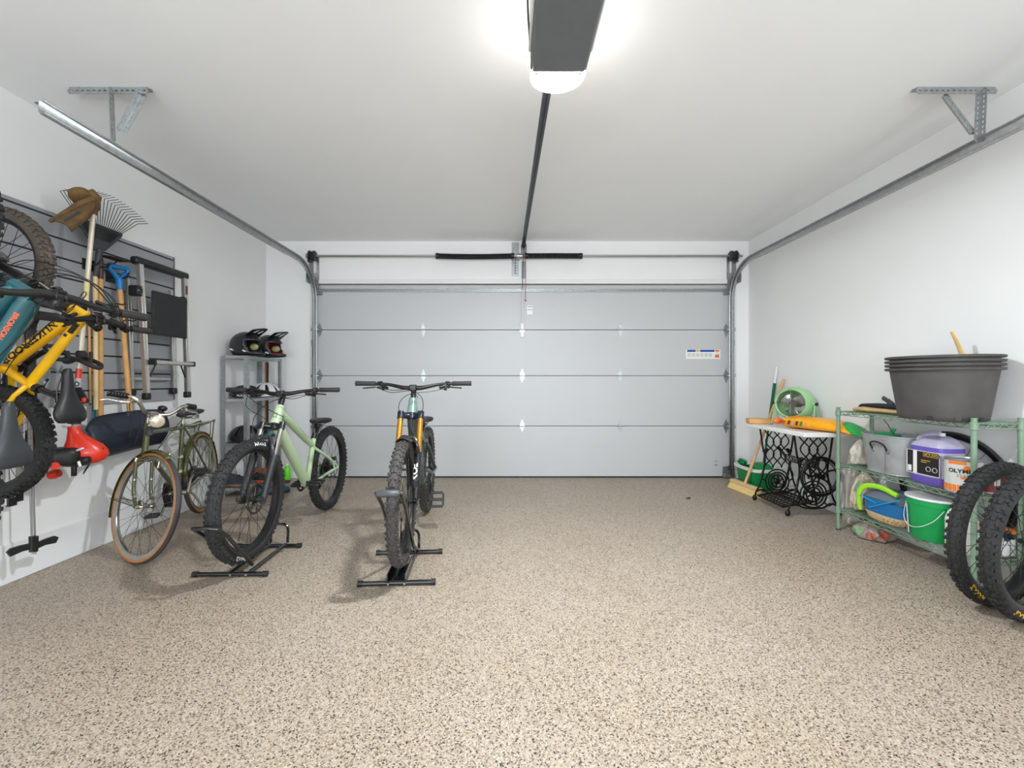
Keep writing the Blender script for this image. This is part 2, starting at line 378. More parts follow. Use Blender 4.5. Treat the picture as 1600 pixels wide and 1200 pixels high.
# ------------------------------------------------------------------ tracks
def track(name, label, X, s, yend, hang_x, cut):
    """s: -1 left, +1 right; channel open towards the door"""
    base = thing(name, label, 'garage door track', (X, YD - .05, 0))
    rad = .38; zt = 2.475; yt = YD - .045
    path = [Vector((X, yt, .02)), Vector((X, yt, 1.0)), Vector((X, yt, zt - rad))]
    for i in range(1, 13):
        a = pi / 2 * i / 12; path.append(Vector((X, yt - rad + rad * cos(a), zt - rad + rad * sin(a))))
    path.append(Vector((X, (yt + yend) / 2 - .2, zt))); path.append(Vector((X, yend, zt)))
    # C profile: web outside, lips curled towards the opening
    prof = [(-.012, -.036), (-.018, -.03), (-.012, -.026), (.010, -.030), (.014, 0), (.010, .026), (-.006, .032), (-.018, .03), (-.018, .024)]
    ch = MB(); rings = []
    for i, p in enumerate(path):
        a = path[max(0, i - 1)]; b = path[min(len(path) - 1, i + 1)]; t = (b - a).normalized()
        nx = Vector((s, 0, 0)); ny = nx.cross(t) * s
        rings.append([p + nx * u + ny * v for u, v in prof])
    n = len(prof); vs = [q for r in rings for q in r]
    ch.add(vs, [(i * n + j, i * n + j + 1, (i + 1) * n + j + 1, (i + 1) * n + j) for i in range(len(path) - 1) for j in range(n - 1)])
    ch.build('channel', M_galv, base, True, solid=.0025)
    an = MB(); y0 = yend + .02
    an.box((X + s * .024, (y0 + 4.3) / 2, zt + .006), (.004, 4.3 - y0, .058)); an.box((X + s * .040, (y0 + 4.3) / 2, zt + .035), (.034, 4.3 - y0, .004))
    an.cur = 1
    for i in range(12):
        y = y0 + .15 + i * .2
        if y < 4.2: an.box((X + s * .0205, y, zt - .006 + .012), (.003, .05, .012))
    an.build('stiffening_angle', [M_galvd, M_dkgrey], base, True)
    for z in (.35, 1.0, 1.6):
        wl = MB(); wl.box((X + s * .03, YD - .012, z), (.03, .012, .07), ch=.002); wl.box((X + s * .018, YD - .03, z), (.004, .05, .06))
        wl.build('jamb_bracket', M_galvd, base, True)
    hd = MB()          # flag bracket at the curve
    hd.box((X - s * .02, YD - .02, 2.3), (.05, .004, .24)); hd.box((X + s * .016, YD - .11, 2.33), (.004, .19, .12)); hd.box((X - s * .03, YD - .006, 2.48), (.03, .012, .26))
    hd.build('flag_bracket', M_galv, base, True)
    # perforated angle hanger
    zc = ZC; yh = 2.335
    def perf(a, b, wd, up, name, nh):
        mb = MB(); a, b = Vector(a), Vector(b); t = (b - a).normalized(); L = (b - a).length; up = Vector(up); up = (up - t * up.dot(t)).normalized(); sd = t.cross(up)
        for (u, nn) in ((up, sd), (sd, up)):
            R = Matrix((t, u, t.cross(u))).transposed()
            for e in (.18, .82): mb.box((a + b) / 2 + u * wd * e, (L, wd * .36, .0025), R)
            k = nh
            for i in range(k + 1): mb.box(a + t * (L * i / k) + u * wd * .5, (L / k * .5, wd * .34, .0025), R)
        return mb.build(name, M_galv, base, True)
    hx = hang_x
    perf((hx - .21, yh, zc - .003), (hx + .23, yh, zc - .003), .038, (0, -.05, -1), 'ceiling_angle', 14)
    vx = hx + (.04 if s < 0 else .15)
    perf((vx, yh, zc - .02), (vx + .012 * -s, yh, zt + .02), .03, (0, -1, 0), 'drop_angle', 10)
    if s < 0: perf((hx + .19, yh + .01, zc - .03), (vx + .035, yh + .01, zt + .08), .032, (1, 0, 0), 'brace_angle', 11)
    else: perf((hx - .03, yh + .01, zc - .03), (vx - .02, yh + .01, zt + .08), .032, (-1, 0, 0), 'brace_angle', 11)
    return base
track('garage_door_track', 'galvanized garage door track curving up along the slatwall side', -2.245, -1, 2.01, -2.24, 0)
track('garage_door_track', 'galvanized garage door track curving up above the sewing table and wire shelf', 2.655, 1, 1.2, 2.52, 0)

# ------------------------------------------------------------------ torsion spring shaft
YS, ZS = YD - .085, 2.60
sp = thing('torsion_spring_shaft', 'steel shaft with black torsion spring above the garage door', 'garage door spring', (.2, YS, ZS))
MB().cyl((-2.31, YS, ZS), (2.75, YS, ZS), .0125, 14).build('shaft', M_steel, sp, True)
M_spring = mat('torsion_spring_black', (30, 31, 34), .4, .3, var=.2)
for (x0, x1) in ((-.795, .085), (.235, .875)):
    k = int((x1 - x0) / .0105); pts = []
    sag = .008 * (1 if x0 < 0 else -.2)
    for i in range(k * 8 + 1):
        a = 2 * pi * i / 8; u = i / (k * 8)
        pts.append((x0 + (x1 - x0) * u, YS + .029 * cos(a), ZS + .029 * sin(a) - sag * sin(pi * u)))
    s_ = MB().tube(pts, .0048, 5); s_.cyl((x0 - .015, YS, ZS), (x0 + .02, YS, ZS), .034, 18); s_.cyl((x1 - .02, YS, ZS), (x1 + .015, YS, ZS), .034, 18)
    s_.cyl((x0, YS, ZS - sag * .5), (x1, YS, ZS - sag * .5), .025, 14)
    s_.build('torsion_spring', M_spring, sp, True)
for x, s in ((-2.245, -1), (2.645, 1)):
    MB().lathe([(.012, -.035), (.058, -.035), (.06, -.02), (.05, -.014), (.05, .01), (.06, .016), (.062, .03), (.04, .035), (.012, .035)], 22, Matrix.Translation((x, YS, ZS)) @ Matrix.Rotation(s * pi / 2, 4, 'Y')).build('cable_drum', M_spring, sp, True)
    b = MB(); b.box((x + s * .055, YD - .045, ZS - .02), (.005, .09, .10)); b.box((x + s * .05, YD - .006, ZS - .1), (.05, .008, .3)); b.cyl((x + s * .04, YS, ZS), (x + s * .065, YS, ZS), .03, 16)
    b.build('bearing_bracket', M_galvd, sp, True)
cb = MB(); cb.box((.115, YD - .003, 2.585), (.085, .006, .40)); cb.box((.16, YD - .045, ZS), (.005, .085, .07)); cb.cyl((.13, YS, ZS), (.19, YS, ZS), .03, 16); cb.cur = 1
for i in range(7): cb.box((.115, YD - .0065, 2.42 + i * .03), (.014, .002, .016))
cb.build('anchor_bracket', [M_galv, M_dkgrey], sp, True)

# ------------------------------------------------------------------ opener
OX = .230
op = thing('garage_door_opener', 'grey ceiling garage door opener with glowing lamp and long rail', 'garage door opener', (OX, 1.6, ZC))
M_opb = mat('opener_grey_steel', (112, 116, 119), .45, .3, var=.05, scale=15)
bx = MB(); bx.box((OX, 1.52, 2.585), (.245, .62, .17), ch=.012); bx.build('housing', M_opb, op, True)
cv = MB(); cv.box((OX, 1.5, 2.675), (.225, .56, .012), ch=.004); cv.cur = 0
cv.box((OX - .128, 1.5, 2.6), (.012, .5, .14), ch=.004); cv.box((OX + .128, 1.5, 2.6), (.012, .5, .14), ch=.004)
cv.build('side_cover', M_white, op, True)
for x in (OX - .1, OX + .1):
    b = MB(); b.box((x, 1.62, 2.735), (.03, .004, .12)); b.box((x, 1.60, 2.796), (.03, .05, .004)); b.build('hanging_strap', M_galv, op, True)
M_lens = mat('opener_lamp_lens', (255, 252, 246), .4, var=0, emit=17.0)
ln = MB(); rings = []
for i in range(7):
    t = i / 6; k = sqrt(max(0.0, 1 - (t * .98) ** 2)); z = 2.502 + .062 * t
    ring = [Vector((OX - .122, 1.832, z))] + [Vector((OX - .122 * cos(a), 1.832 + (.125 * k) * sin(a) ** .8, z)) for a in [pi * j / 16 for j in range(1, 16)]] + [Vector((OX + .122, 1.832, z))]
    rings.append(ring)
ln.loft(rings[::1], caps=True); ln.build('lamp_lens', M_lens, op, True)
for x in (OX - .095, OX + .095): MB().box((x, 1.82, 2.497), (.016, .016, .008), ch=.003).build('lens_clip', M_white, op, True)
# the lamp's own light, at the underside of the lens
lamp = area('opener_lamp', (OX, 1.885, 2.4995), (0, 0, 0), .19, .085, 56, (.88, .97, 1.0))
rl = MB(); a, b = Vector((.205, 1.86, 2.575)), Vector((.207, YD - .10, 2.735)); t = (b - a).normalized(); R = Matrix((Vector((1, 0, 0)), t, Vector((1, 0, 0)).cross(t))).transposed()
L = (b - a).length
M_rail = mat('opener_rail_steel', (72, 76, 80), .4, .5, var=.06)
for (dx, dz, wx, wz) in ((0, .012, .036, .004), (-.017, 0, .004, .028), (.017, 0, .004, .028), (-.012, -.014, .014, .003), (.012, -.014, .014, .003), (0, -.003, .012, .01)):
    rl.box((a + b) / 2 + R @ Vector((dx, 0, dz)), (wx, L, wz), R)
rl.build('rail', M_rail, op, True)
hb = MB(); hb.box((.215, YD - .006, 2.68), (.07, .008, .16)); hb.box((.207, YD - .05, 2.735), (.03, .1, .05)); hb.box((.215, YD - .006, 2.46), (.05, .008, .2))
hb.build('header_bracket', M_galvd, op, True)
cr = MB(); cr.box((.207, YD - .16, 2.705), (.045, .09, .05), ch=.006); cr.build('trolley', M_black, op, True)
ar = MB(); ar.tube([(.21, YD - .15, 2.69), (.2, YD - .10, 2.45), (.195, YD - .07, 2.22)], .011, 6, sq=(1.4, .4)); ar.build('curved_arm', M_black, op, True)
ar = MB(); ar.tube([(.2, YD - .06, 2.24), (.197, YD - .035, 1.98), (.197, YD - .02, 1.81)], .0115, 6, sq=(1.4, .4)); ar.box((.197, YD + .005, 1.80), (.05, .03, .09), ch=.01); ar.box((.197, YD + .012, 1.7), (.042, .01, .07), ch=.004)
ar.build('straight_arm', M_white, op, True)
MB().tube(catmull([(.222, YD - .17, 2.68), (.225, YD - .17, 2.5), (.228, YD - .165, 2.3), (.228, YD - .16, 2.09)], 5), .003, 6).build('release_cord', mat('red_cord', (150, 40, 40), .7, var=0), op, True)
MB().cyl((.218, YD - .16, 2.08), (.238, YD - .16, 2.06), .007, 8).build('release_handle', mat('release_red', (150, 30, 34), .5, var=0), op, True)
MB().tube(catmull([(OX - .13, 1.35, 2.69), (OX - .15, 1.45, 2.66), (OX - .145, 1.6, 2.6), (OX - .13, 1.72, 2.55)], 6), .004, 6).build('wire', M_dkgrey, op, True)
# ------------------------------------------------------------------ bicycle building blocks (local: x forward, y to the rider's left, z up, origin under the rear axle)
def make_wheel(root, M, R, tw, tire_m, knob=True, rim_m=M_rim, spoke_m=M_spoke, nsp=28, rotor=0, text=None, text_m=None, text_at=(0,), text_size=.03, text_y=1, hub_r=.022, hub_w=.055, wall_m=None, tone=None, seed=1, kn=56, parent=None, hub_m=None):
    rnd = random.Random(seed)
    kh = .0075 if knob else 0.0
    r = tw / 2; r0 = R - kh - r
    rm = MB(M); ro = r0 - r * .48; wi = .34 * tw + .004
    rm.lathe([(ro - .024, -wi * .55), (ro - .004, -wi), (ro + .004, -wi), (ro + .002, -wi * .8), (ro - .002, 0), (ro + .002, wi * .8), (ro + .004, wi), (ro - .004, wi), (ro - .024, wi * .55), (ro - .027, 0), (ro - .024, -wi * .55)], 64, Matrix.Rotation(pi / 2, 4, 'X'))
    wheel = rm.build('wheel', rim_m, parent or root)
    t = MB(M); nv = 16
    a_open = .62
    def tf(u, v):
        a = 2 * pi * u; b = -pi + a_open + (2 * pi - 2 * a_open) * v
        rr = r0 + r * cos(b) * (1.0 if knob else 1.05); y = r * sin(b) * 1.02
        return Vector((rr * sin(a), y, rr * cos(a)))
    t.grid(tf, 72, nv, cu=True)
    if wall_m is not None:
        for q in range(len(t.mi)):
            j = q % (nv - 1)
            if j < 4 or j > nv - 6: t.mi[q] = 1
    if knob:
        def kb(a, b, da, wb, h):
            """one tread block at wheel angle a, profile angle b"""
            e = MB(); c = Vector((0, 0, 0)); vs = []
            for rr, sh in ((r - .002, 1.0), (r + h, .86)):
                for (sa, sb) in ((-1, -1), (1, -1), (1, 1), (-1, 1)):
                    aa = a + sa * da * sh / R; bb = b + sb * wb * sh / r
                    q = r0 + rr * cos(bb); vs.append(Vector((q * sin(aa), rr * sin(bb) * 1.02, q * cos(aa))))
            t.add(vs, [(4, 5, 6, 7), (0, 1, 5, 4), (1, 2, 6, 5), (2, 3, 7, 6), (3, 0, 4, 7)])
        for i in range(kn):
            a = 2 * pi * i / kn; st = pi / kn
            if i % 2 == 0:
                kb(a, .21, .0085, .0065, kh); kb(a, -.21, .0085, .0065, kh)
            else:
                kb(a, .33, .0085, .006, kh); kb(a, -.33, .0085, .006, kh)
            for s in (1, -1):
                kb(a + st * .7, s * .62, .0065, .0045, kh * .9)
                kb(a + (0 if i % 2 else .35 * st), s * .98, .0085, .006, kh * 1.15)
    t.build('tire', [tire_m, wall_m] if wall_m is not None else tire_m, wheel, smooth=30)
    s = MB(M)
    for i in range(nsp):
        a = 2 * pi * (i + .5) / nsp; sd = 1 if i % 2 else -1; k = (1 if (i // 2) % 2 else -1) * 1.15
        ah = a + k
        s.tube([(hub_r * sin(ah), sd * hub_w * .5, hub_r * cos(ah)), ((ro - .022) * sin(a), sd * .004, (ro - .022) * cos(a))], .00125, 4, caps=False)
    s.build('spokes', spoke_m, wheel, smooth=60)
    h = MB(M); wv = hub_w
    h.lathe([(.008, -wv * .95), (.012, -wv * .9), (.014, -wv * .6), (hub_r + .004, -wv * .56), (hub_r + .004, -wv * .46), (.014, -wv * .36), (.013, wv * .36), (hub_r + .004, wv * .46), (hub_r + .004, wv * .56), (.014, wv * .6), (.012, wv * .9), (.008, wv * .95), (.0, wv * .95)], 18, Matrix.Rotation(-pi / 2, 4, 'X'))
    h.build('hub', hub_m or M_anod, wheel)
    if rotor:
        d = MB(M); y = rotor * (wv * .62); q = Matrix.Translation((0, y, 0)) @ Matrix.Rotation(pi / 2, 4, 'X'); rr = .089
        d.lathe([(rr - .014, -.001), (rr, -.001), (rr, .001), (rr - .014, .001), (rr - .014, -.001)], 40, q)
        for i in range(6):
            a = 2 * pi * i / 6
            d.tube([q @ Vector((.022 * cos(a), .022 * sin(a), 0)), q @ Vector(((rr - .008) * cos(a + .5), (rr - .008) * sin(a + .5), 0))], .0035, 4)
        d.lathe([(.015, -.0015), (.026, -.0015), (.026, .0015), (.015, .0015)], 20, q)
        d.build('brake_rotor', M_rotor, wheel)
    if text:
        for ta in text_at:
            L = MB(M); rt = r0 + r * .30 - .001
            def fn(x, y, ta=ta):
                a = ta + x / rt; rr = rt + y; dz = (rr - r0) / r
                yy = r * 1.02 * sqrt(max(.02, 1 - dz * dz)) + .0014
                return Vector((-rr * sin(a) * text_y, yy * text_y, rr * cos(a)))
            lettering(L, text, text_size, fn, 1.15); L.build('lettering', text_m or M_lettw, wheel, smooth=0)
    return wheel

def saddle(root, c, M, tilt=0.0, L=.27, W=.14, m=M_black, parent=None, post=None, post_m=M_blackg, post_r=.0155):
    """c: centre of top"""
    q = M @ Matrix.Translation(Vector(c)) @ Matrix.Rotation(tilt, 4, 'Y')
    s = MB(q); rings = []
    for u, wd, th, dz in ((-.5, .55, 0.020, -.004), (-.49, .80, 0.030, .002), (-.42, .98, 0.043, .006), (-.32, 1.0, 0.048, .006), (-.2, .86, 0.045, .001), (-.08, .60, 0.040, -.003), (.08, .40, 0.037, -.005), (.25, .30, 0.037, -.006), (.40, .27, 0.035, -.007), (.48, .22, 0.027, -.010), (.5, .10, 0.015, -.012)):
        rings.append(sring((u * L, 0, dz - th * .5), (0, 1, 0), (0, 0, 1), wd * W / 2, th * .5, 18, 2.6))
    s.loft(rings); o = s.build('saddle', m, parent or root, smooth=60)
    rl = MB(q)
    for sd in (-1, 1):
        rl.tube(catmull([(-.10, sd * .03, -.03), (-.06, sd * .024, -.052), (.04, sd * .022, -.052), (.11, sd * .012, -.03)], 4), .0035, 6)
    rl.box((-.01, 0, -.058), (.05, .052, .016), ch=.004); rl.build('saddle_rail', M_steel if m is not M_black else M_anod, o)
    if post:
        p = MB(M); p.tube([post, Vector(c) + Vector((-.012 * cos(tilt), 0, -.058))], post_r, 12); p.build('seatpost', post_m, root)
    return o

def bar_set(root, M, c, width, rise=.02, back=.03, grip_m=M_grip, bar_m=M_anod, head=None, lever=True, tilt=0.0, d=.0125, stem=True, logo=None, glen=.13):
    """flat riser bar centred at c; head: top of head tube for the stem"""
    c = Vector(c); w = width / 2
    P = lambda y, f: Vector((c.x - back * f, y, c.z + rise * f))
    pts = [P(-w, 1.1), P(-w * .55, .95), P(-w * .38, .7), P(-w * .2, .15), P(-w * .1, 0), P(0, 0), P(w * .1, 0), P(w * .2, .15), P(w * .38, .7), P(w * .55, .95), P(w, 1.1)]
    C = catmull(pts, 5); n = len(C)
    rad = [d * (.9 + .5 * max(0, 1 - abs((p.y - c.y)) / (w * .42))) for p in C]
    bar = MB(M).tube(C, rad, 10).build('handlebar', bar_m, root)
    for sd in (-1, 1):
        a, b = P(sd * w, 1.1), P(sd * (w - glen), 1.06); g = MB(M)
        g.tube([a + (a - b).normalized() * .003, a, a.lerp(b, .5), b, b + (b - a).normalized() * .004], [d * 1.25, d * 1.42, d * 1.3, d * 1.36, d * 1.2], 12)
        g.build('grip', grip_m, bar)
        if lever:
            e = P(sd * (w - glen - .035), 1.0); l = MB(M)
            l.tube([e + Vector((-.012, sd * .012, 0)), e + Vector((0.0, -sd * .012, 0))], d * 1.5, 12)
            l.tube([e + Vector((.016, -sd * .01, -.012)), e + Vector((.036, -sd * .055, -.026))], [.011, .008], 10)
            l.tube(catmull([e + Vector((.028, sd * .0, -.018)), e + Vector((.045, sd * .035, -.026)), e + Vector((.047, sd * .085, -.03)), e + Vector((.058, sd * .1, -.032))], 4), .0052, 6, sq=(1, .8))
            l.box(e + Vector((.012, -sd * .005, -.02)), (.03, .045, .024), ch=.005)
            l.box(e + Vector((-.004, -sd * .04, -.03)), (.03, .035, .022), ch=.006)
            l.tube([e + Vector((-.01, -sd * .03, -.034)), e + Vector((-.03, -sd * .01, -.04))], .006, 6, sq=(1.5, .6))
            l.build('brake_lever', M_anod, bar)
    if stem and head is not None:
        h = Vector(head); s = MB(M); up = (c - h); ax = Vector((-.42, 0, .91))
        top = Vector((c.x - .042, 0, c.z - .004))
        s.tube([h, h.lerp(top, .6), top + Vector((-.002, 0, .012))], .0185, 14); s.tube([top, Vector((c.x - .008, 0, c.z))], [.019, .021], 12)
        s.box((c.x + .016, 0, c.z), (.018, .05, .044), ch=.006)
        for yy in (-.019, .019):
            s.box((c.x, yy, c.z), (.042, .010, .046), ch=.008)
        s.build('stem', M_anod, bar)
    if logo:
        L = MB(M); F = cyl_fn(P(-w * .5, .9), (0, -1, 0), (-.3, 0, 1), d * 1.15); lettering(L, logo, .022, F); L.build('lettering', M_lettw, bar, smooth=0)
    return bar

def susp_fork(root, M, hb, ht, axle, R, leg=.064, low_m=M_blackg, st_m=M_steel, cr_m=M_blackg, lr=.0225, sr=.0172, split=.50, arch=True, logo=None, rw=.065, cap_m=None):
    """telescopic fork: head tube bottom hb, direction from ht"""
    hb, ht, axle = Vector(hb), Vector(ht), Vector(axle); ax = (hb - ht).normalized()
    cr = hb + ax * .022
    fwd = Vector((-ax.z, 0, ax.x)); fwd = fwd if fwd.x > 0 else -fwd
    # legs run parallel to the steerer, offset so that they end at the axle
    d = axle - cr; off = d.dot(fwd); Lg = d.dot(ax)
    top = cr + fwd * off * .55; end = axle - fwd * off * .45
    lows = MB(M); sp_ = top.lerp(end, split)
    for s in (-1, 1):
        y = Vector((0, s * leg, 0))
        lows.tube([sp_ + y, sp_ + y - ax * -.012, sp_.lerp(end, .15) + y, end + y - ax * .03, end + y + ax * .02], [lr * 1.1, lr * 1.14, lr, lr * .86, lr * .75], 14)
        lows.tube([end + y, axle + y * .98], [lr * .8, lr * .85], 10); lows.cyl(axle + y * .72, axle + y * 1.18, .0135, 12)
    if arch:
        hz = R * 1.07 + .012
        # arch crosses over the tire in front of the legs
        a0 = sp_ + ax * .03
        pk = Vector((axle.x, 0, axle.z)) - ax * (R + .022) + fwd * .02
        pts = [a0 + Vector((0, -leg, 0)), a0.lerp(pk, .55) + Vector((0, -leg * .92, 0)) + fwd * .02, pk + Vector((0, -leg * .5, 0)), pk, pk + Vector((0, leg * .5, 0)), a0.lerp(pk, .55) + Vector((0, leg * .92, 0)) + fwd * .02, a0 + Vector((0, leg, 0))]
        lows.tube(catmull(pts, 5), .0125, 8, sq=(1.2, .8))
    fork = lows.build('fork', low_m, root)
    c = MB(M); c.tube([top + Vector((0, -leg, 0)) , cr + Vector((0, -.02, 0)) - ax * .006, cr + Vector((0, .02, 0)) - ax * .006, top + Vector((0, leg, 0))], [.019, .024, .024, .019], 12)
    c.cyl(cr + ax * .016, hb - ax * .004, .028, 18)
    for s in (-1, 1): c.cyl(top + Vector((0, s * leg, 0)) - ax * .02, top + Vector((0, s * leg, 0)) + ax * .03, sr * 1.22, 14)
    c.build('fork_crown', cap_m or cr_m, fork)
    for s in (-1, 1):
        y = Vector((0, s * leg, 0)); MB(M).cyl(top + y, sp_ + y + ax * .03, sr, 14).build('stanchion', st_m, fork)
    if logo:
        L = MB(M); F = cyl_fn(sp_.lerp(end, .5) + Vector((0, leg, 0)), -ax, (0, 1, 0), lr)
        F = cyl_fn(sp_.lerp(end, .42) + Vector((0, leg, 0)), ax, logo[2], lr * 1.0, .0016)
        lettering(L, logo[0], logo[1], F, 1.1); L.build('lettering', M_lettw, fork, smooth=0)
    return fork

def crankset(root, M, bb, ang, ring_r=.062, L=.165, pedals=True, m=M_anod, side=-1, ped_rot=0.0, pw=.1):
    bb = Vector(bb); c = MB(M); y0 = .048
    c.cyl(bb + Vector((0, -.06, 0)), bb + Vector((0, .06, 0)), .019, 16)
    q = Matrix.Translation(bb + Vector((0, side * y0, 0))) @ Matrix.Rotation(pi / 2, 4, 'X')
    c.lathe([(ring_r - .012, -.0015), (ring_r, -.0015), (ring_r, .0015), (ring_r - .012, .0015), (ring_r - .012, -.0015)], 32, q)
    for i in range(32):
        a = 2 * pi * i / 32; c.box(q @ Vector((ring_r * cos(a), ring_r * sin(a), 0)), (.005, .002, .005))
    for i in range(4):
        a = ang + pi / 4 + i * pi / 2; c.line(q @ Vector((.015 * cos(a), .015 * sin(a), 0)), q @ Vector(((ring_r - .008) * cos(a), (ring_r - .008) * sin(a), 0)), .005, 6)
    ends = []
    for s in (-1, 1):
        d = Vector((cos(ang), 0, sin(ang))) * (L * (1 if s == side else -1)); p0 = bb + Vector((0, s * .064, 0)); p1 = p0 + d + Vector((0, s * .01, 0))
        c.tube([p0 - d * .06, p0 + d * .1, p0 + d * .6, p1 + d * .05], [.017, .015, .0125, .013], 10, sq=(1, .62)); ends.append((p1, s))
    o = c.build('crankset', m, root)
    if pedals:
        for p1, s in ends:
            pc = p1 + Vector((0, s * .062, 0)); f = MB(M @ Matrix.Translation(pc) @ Matrix.Rotation(ped_rot, 4, 'Y'))
            for x in (-pw / 2, pw / 2): f.box((x, 0, 0), (.02, pw * .94, .014), ch=.003)
            for yy in (-pw / 2, pw / 2): f.box((0, yy, 0), (pw * .86, .014, .014), ch=.003)
            f.box((0, 0, 0), (.022, pw, .016), ch=.004)
            f.cyl((0, -s * .062, 0), (0, s * pw * .4, 0), .006, 8)
            for x in (-pw / 2, pw / 2):
                for yy in (-.03, 0, .03): f.cyl((x, yy, -.011), (x, yy, .011), .002, 6)
            f.build('pedal', M_black, o)
    return o
def chain(root, M, bb, axle, r1=.062, r2=.04, y=-.048):
    bb, axle = Vector(bb), Vector(axle); d = (bb - axle).normalized(); nrm = Vector((-d.z, 0, d.x)); nrm = nrm if nrm.z > 0 else -nrm
    pts = []
    for i in range(9):
        a = -pi / 2 + pi * i / 8; pts.append(bb + d * r1 * cos(a) + nrm * r1 * sin(a))
    for i in range(9):
        a = pi / 2 + pi * i / 8; pts.append(axle + d * r2 * cos(a) + nrm * r2 * sin(a))
    return MB(M).tube([p + Vector((0, y, 0)) for p in pts], .0042, 4, closed=True, sq=(.7, 1.1)).build('chain', M_anod, root)
def cassette(root, M, axle, rmax=.095, y=-.045, n=9, derail=True):
    c = MB(M)
    for i in range(n):
        r = .024 + (rmax - .024) * (i / (n - 1)) ** 1.2; yy = y + .034 * i / (n - 1) - .017
        q = Matrix.Translation(Vector(axle) + Vector((0, yy, 0))) @ Matrix.Rotation(pi / 2, 4, 'X')
        c.lathe([(r * .55, -.0008), (r, -.0008), (r, .0008), (r * .55, .0008), (r * .55, -.0008)], 28, q)
    o = c.build('cassette', M_anod, root)
    if derail:
        a = Vector(axle); d = MB(M); y = -.075
        d.box(a + Vector((-.015, y, -.045)), (.05, .022, .045), ch=.008)
        p, q2 = a + Vector((.01, y + .01, -.085)), a + Vector((.055, y + .01, -.165))
        for s in (-.007, .007): d.tube([p + Vector((0, s, 0)), q2 + Vector((0, s, 0))], .011, 6, sq=(1, .18), up=(0, 1, 0))
        for z in (p, q2): d.lathe([(.003, -.003), (.019, -.003), (.019, .003), (.003, .003)], 14, M.inverted() @ M @ Matrix.Translation(z) @ Matrix.Rotation(pi / 2, 4, 'X'))
        d.tube([a + Vector((0, -.068, 0)), a + Vector((-.012, y, -.03))], .009, 8)
        d.build('derailleur', M_black, root)
    return o
def cables(root, M, lists, r=.0025, m=M_cable):
    for pts in lists: MB(M).tube(catmull(pts, 7), r, 6).build('cable', m, root)
def tube_list(mb, L, n=12):
    for e in L:
        mb.tube([Vector(p) for p in e[0]], e[1], n, sq=e[2] if len(e) > 2 else (1, 1), up=(0, 1, 0))
    return mb
def bike_matrix(rear, front, lean=0.0):
    r, f = Vector(rear), Vector(front); x = (f - r).normalized(); z = Vector((0, 0, 1)); z = (z - x * z.dot(x)).normalized(); y = z.cross(x)
    R = Matrix((x, y, z)).transposed().to_4x4()
    return Matrix.Translation(r) @ R @ Matrix.Rotation(lean, 4, 'X')
I4 = Matrix()

# ------------------------------------------------------------------ sage green hardtail in a floor stand
M_sage = mat('sage_green_paint', (176, 197, 158), .3, var=.03, scale=4, coat=.5)
gb = thing('mountain_bike', 'sage green hardtail mountain bike with its fat knobby wheel in a black floor stand', 'bicycle', M=bike_matrix((-1.587, 3.727, 0.002), (-1.565, 2.527, .055)))
WB, R = 1.20, .37
bbp, st_top, ht_t, ht_b = (.43, 0, .315), (.325, 0, .665), (.868, 0, .935), (.925, 0, .812)
f = MB(); jn = (.345, 0, .60)
f.tube([ht_b, Vector(ht_b).lerp(Vector(ht_t), .5), ht_t], [.036, .031, .027], 16)
tube_list(f, [([(.915, 0, .835), (.90, 0, .80), (.84, 0, .735), (.46, 0, .335)], [.03, .038, .039, .037]), ([(.88, 0, .90), (.82, 0, .865), (.45, 0, .655), jn], [.026, .029, .024, .019]), ([bbp, jn, st_top], [.021, .0195, .0205])])
f.cyl((.43, -.04, .315), (.43, .04, .315), .0265, 16)
for s in (-1, 1):
    f.tube([(.345, s * .012, .585), (.30, s * .03, .555), (.20, s * .052, .50), (.03, s * .070, .405), (0, s * .072, .372)], [.014, .0125, .0115, .0105, .010], 10)
    f.tube([(.42, s * .03, .315), (.36, s * .045, .32), (.22, s * .058, .345), (.0, s * .073, .37)], [.015, .0135, .012, .011], 10)
    f.tube([(.075, s * .068, .43), (.06, s * .07, .365)], .008, 8); f.cyl((0, s * .066, .37), (0, s * .08, .37), .016, 12)
fr = f.build('frame', M_sage, gb)
cl = MB(); cl.tube([Vector(st_top).lerp(Vector(jn), .12), Vector(st_top) + (Vector(st_top) - Vector(jn)).normalized() * .008], .0235, 14); cl.build('seat_clamp', M_black, gb)
hdg = MB(); F = cyl_fn((.902, 0, .862), (0, 1, 0), (-.42, 0, .91), .034)
c0 = Vector((.903, 0, .86)); nn = Vector((.91, 0, .42)); uu = Vector((0, 1, 0)); vv = Vector((-.42, 0, .91))
for (x0, x1, y0, y1) in ((-.012, .012, .012, .015), (-.012, .012, -.015, -.012), (-.012, -.009, -.015, .015), (.009, .012, -.015, .015)):
    hdg.add([c0 + uu * x + vv * y + nn * (.0345 - x * x * 12) for x, y in ((x0, y0), (x1, y0), (x1, y1), (x0, y1))], [(0, 1, 2, 3)])
hdg.build('head_badge', M_dkgrey, gb, smooth=0)
dc = MB(); F = cyl_fn((.372, .0, .49), Vector((.43 - .345, 0, .315 - .60)), (1, 0, 0), .0202)
F = cyl_fn((.385, 0, .47), Vector((.345 - .43, 0, .60 - .315)), (-1, 0, -.3), .0202, .0012); lettering(dc, 'VITUS', .03, F, 1.25); dc.build('lettering', M_lettk, fr, smooth=0)
make_wheel(gb, Matrix.Translation((0, 0, R)), R, .066, M_rubber, rotor=1, text='MAXXIS', text_at=(2.6,), text_size=.022, hub_w=.07, seed=2)
make_wheel(gb, Matrix.Translation((WB, 0, R)), R, .070, M_rubber, rotor=1, text='MAXXIS', text_at=(.12, 3.5), text_size=.030, hub_w=.06, seed=3)
